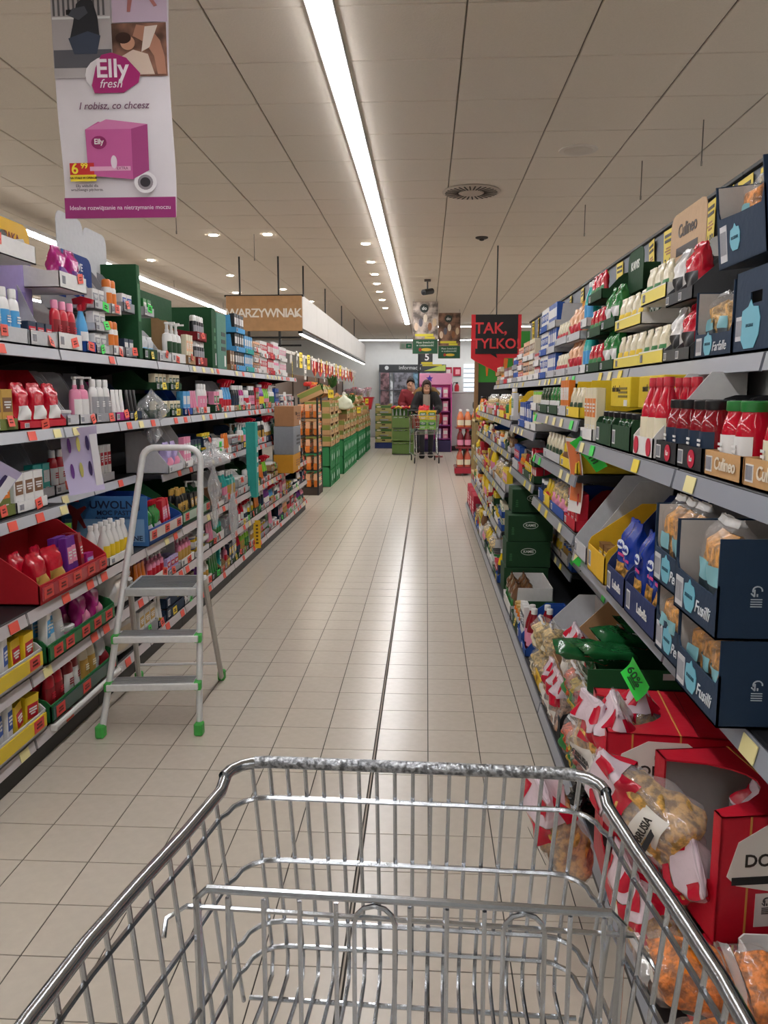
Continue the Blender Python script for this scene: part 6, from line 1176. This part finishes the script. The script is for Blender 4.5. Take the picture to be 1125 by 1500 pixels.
# her trolley, front towards the aisle, with packs in it
trolley('full chrome shopping trolley pushed by the person in the dark coat', (-.03, 16.62, 0), PI + .10, flap=False, scale=1.05)
for k in range(4):
    thing('drink_pack', f"yellow and green drink pack in the full trolley, {['lower','upper'][k//2]} layer", 'pack', P_carton('yellow' if k // 2 else 'lime', 'green', .17, .14, .19, 'white')[0], (-.02+.18*(k%2)-.06, 16.5, .70+.195*(k//2)-.02), .1, f'drink packs {k//2}')
for k in range(2): thing('bottle_pack', 'red shrink-wrapped bottle pack in the full trolley', 'pack', [part('pack', boxm(.15,.2,.2), FOIL('#8a3028'))] + [part('bottle_neck', MB().lathe([(.03,.2),(.015,.24),(.015,.26)], 8).mesh('n', True), PLAS('#a8483a'), (-.04+.08*(q%2), -.05+.1*(q//2), 0)) for q in range(4)], (-.22+.005*k, 16.5+.22*k, .70), .1, 'red bottle packs in trolley')
thing('red_bag', 'bright red crumpled bag on the handle side of the full trolley', 'bag', [part('sack', bag_mesh(.24,.16,.2,171,0,.02,.5), mat('#d8243a', .35, 'film')), part('knot', bag_mesh(.06,.05,.06,172,0,.006,.6), mat('#d8243a', .35, 'film'), (0,0,.17))], (-.05, 17.0, .95))
mroot = mk('person', None, None, None, (-.33, 19.3, 0)); mroot['label'] = 'person with short dark hair and dark red jacket looking down at the flowers'; mroot['category'] = 'person'
nod = {'pel': S_(0,.02,.95,(.12,.10)), 'sp': S_(0,.0,1.15,(.11,.085)), 'ch': S_(.0,-.03,1.35,(.13,.09)), 'nk': S_(-.02,-.06,1.52,.055), 'hd': S_(-.05,-.10,1.63,(.08,.095)), 'top': S_(-.05,-.09,1.70,(.06,.07)), 'chin': S_(-.06,-.14,1.57,(.05,.045))}
edg = [('pel','sp'),('sp','ch'),('ch','nk'),('nk','hd'),('hd','top'),('nk','chin')]
for s, n in ((-1,'l'),(1,'r')):
    nod.update({n+'sh': S_(s*.21,-.03,1.42,.065), n+'el': S_(s*.27,-.06,1.13,.05), n+'wr': S_(s*.17,-.30,1.08,.034), n+'hand': S_(s*.12,-.38,1.08,(.038,.024)), n+'hip': S_(s*.11,.02,.88,.095), n+'kn': S_(s*.11,-.01,.48,.065), n+'an': S_(s*.11,.03,.09,.045), n+'toe': S_(s*.12,-.12,.035,.035)})
    edg += [('ch',n+'sh'),(n+'sh',n+'el'),(n+'el',n+'wr'),(n+'wr',n+'hand'),('pel',n+'hip'),(n+'hip',n+'kn'),(n+'kn',n+'an'),(n+'an',n+'toe')]
skin_mesh('body', {k: v for k, v in nod.items() if 'toe' not in k}, [e for e in edg if 'toe' not in e[1]], SKIN, mroot)
ks = ['pel','sp','ch','lsh','rsh','lel','rel','lwr','rwr']; skin_mesh('jacket', inflate(ks, .06), sub_e(ks), mat('#7a1c26', .8), mroot)
ks = ['pel','lhip','rhip','lkn','rkn','lan','ran']; skin_mesh('trousers', inflate(ks, .012), sub_e(ks), mat('#26282e', .8), mroot)
for n in 'lr': ks = [n+'an', n+'toe']; skin_mesh('shoe', inflate(ks, .035), sub_e(ks), mat('#1a1a1c', .6), mroot)
head_parts(mroot, (-.05,-.105,1.635), .095, '#1e1612', long=False)
# green flower crates in front of that person
for k in range(3): crate('pale green flower crate stacked before the person in red', 18.7, -.36, .02+k*.3, .5, .36, .28, '#5f7a3a', 'flower crates', 0, printed=False)
for k in range(6):
    ps = [part('stems', MB().lathe([(.02,0),(.04,.16)], 8).mesh('st'), mat('#3a6a2a', .5, 'leaf'))] + [part('blossom', MB().lathe([(.005,0),(.04,.02),(.045,.04),(.01,.06)], 8).mesh('bl', True), mat(['#c82a34','#d8b83a','#d89aa8'][k%3], .6, 'leaf'), (.05*math.cos(q*1.6), .05*math.sin(q*1.6), .15+.02*(q%2))) for q in range(4)]
    thing('potted_flowers', 'potted flowers on the green flower crates', 'flowers', ps, (-.74+.09*k, 18.68-.1*(k%2), .9), group='potted flowers on crates')
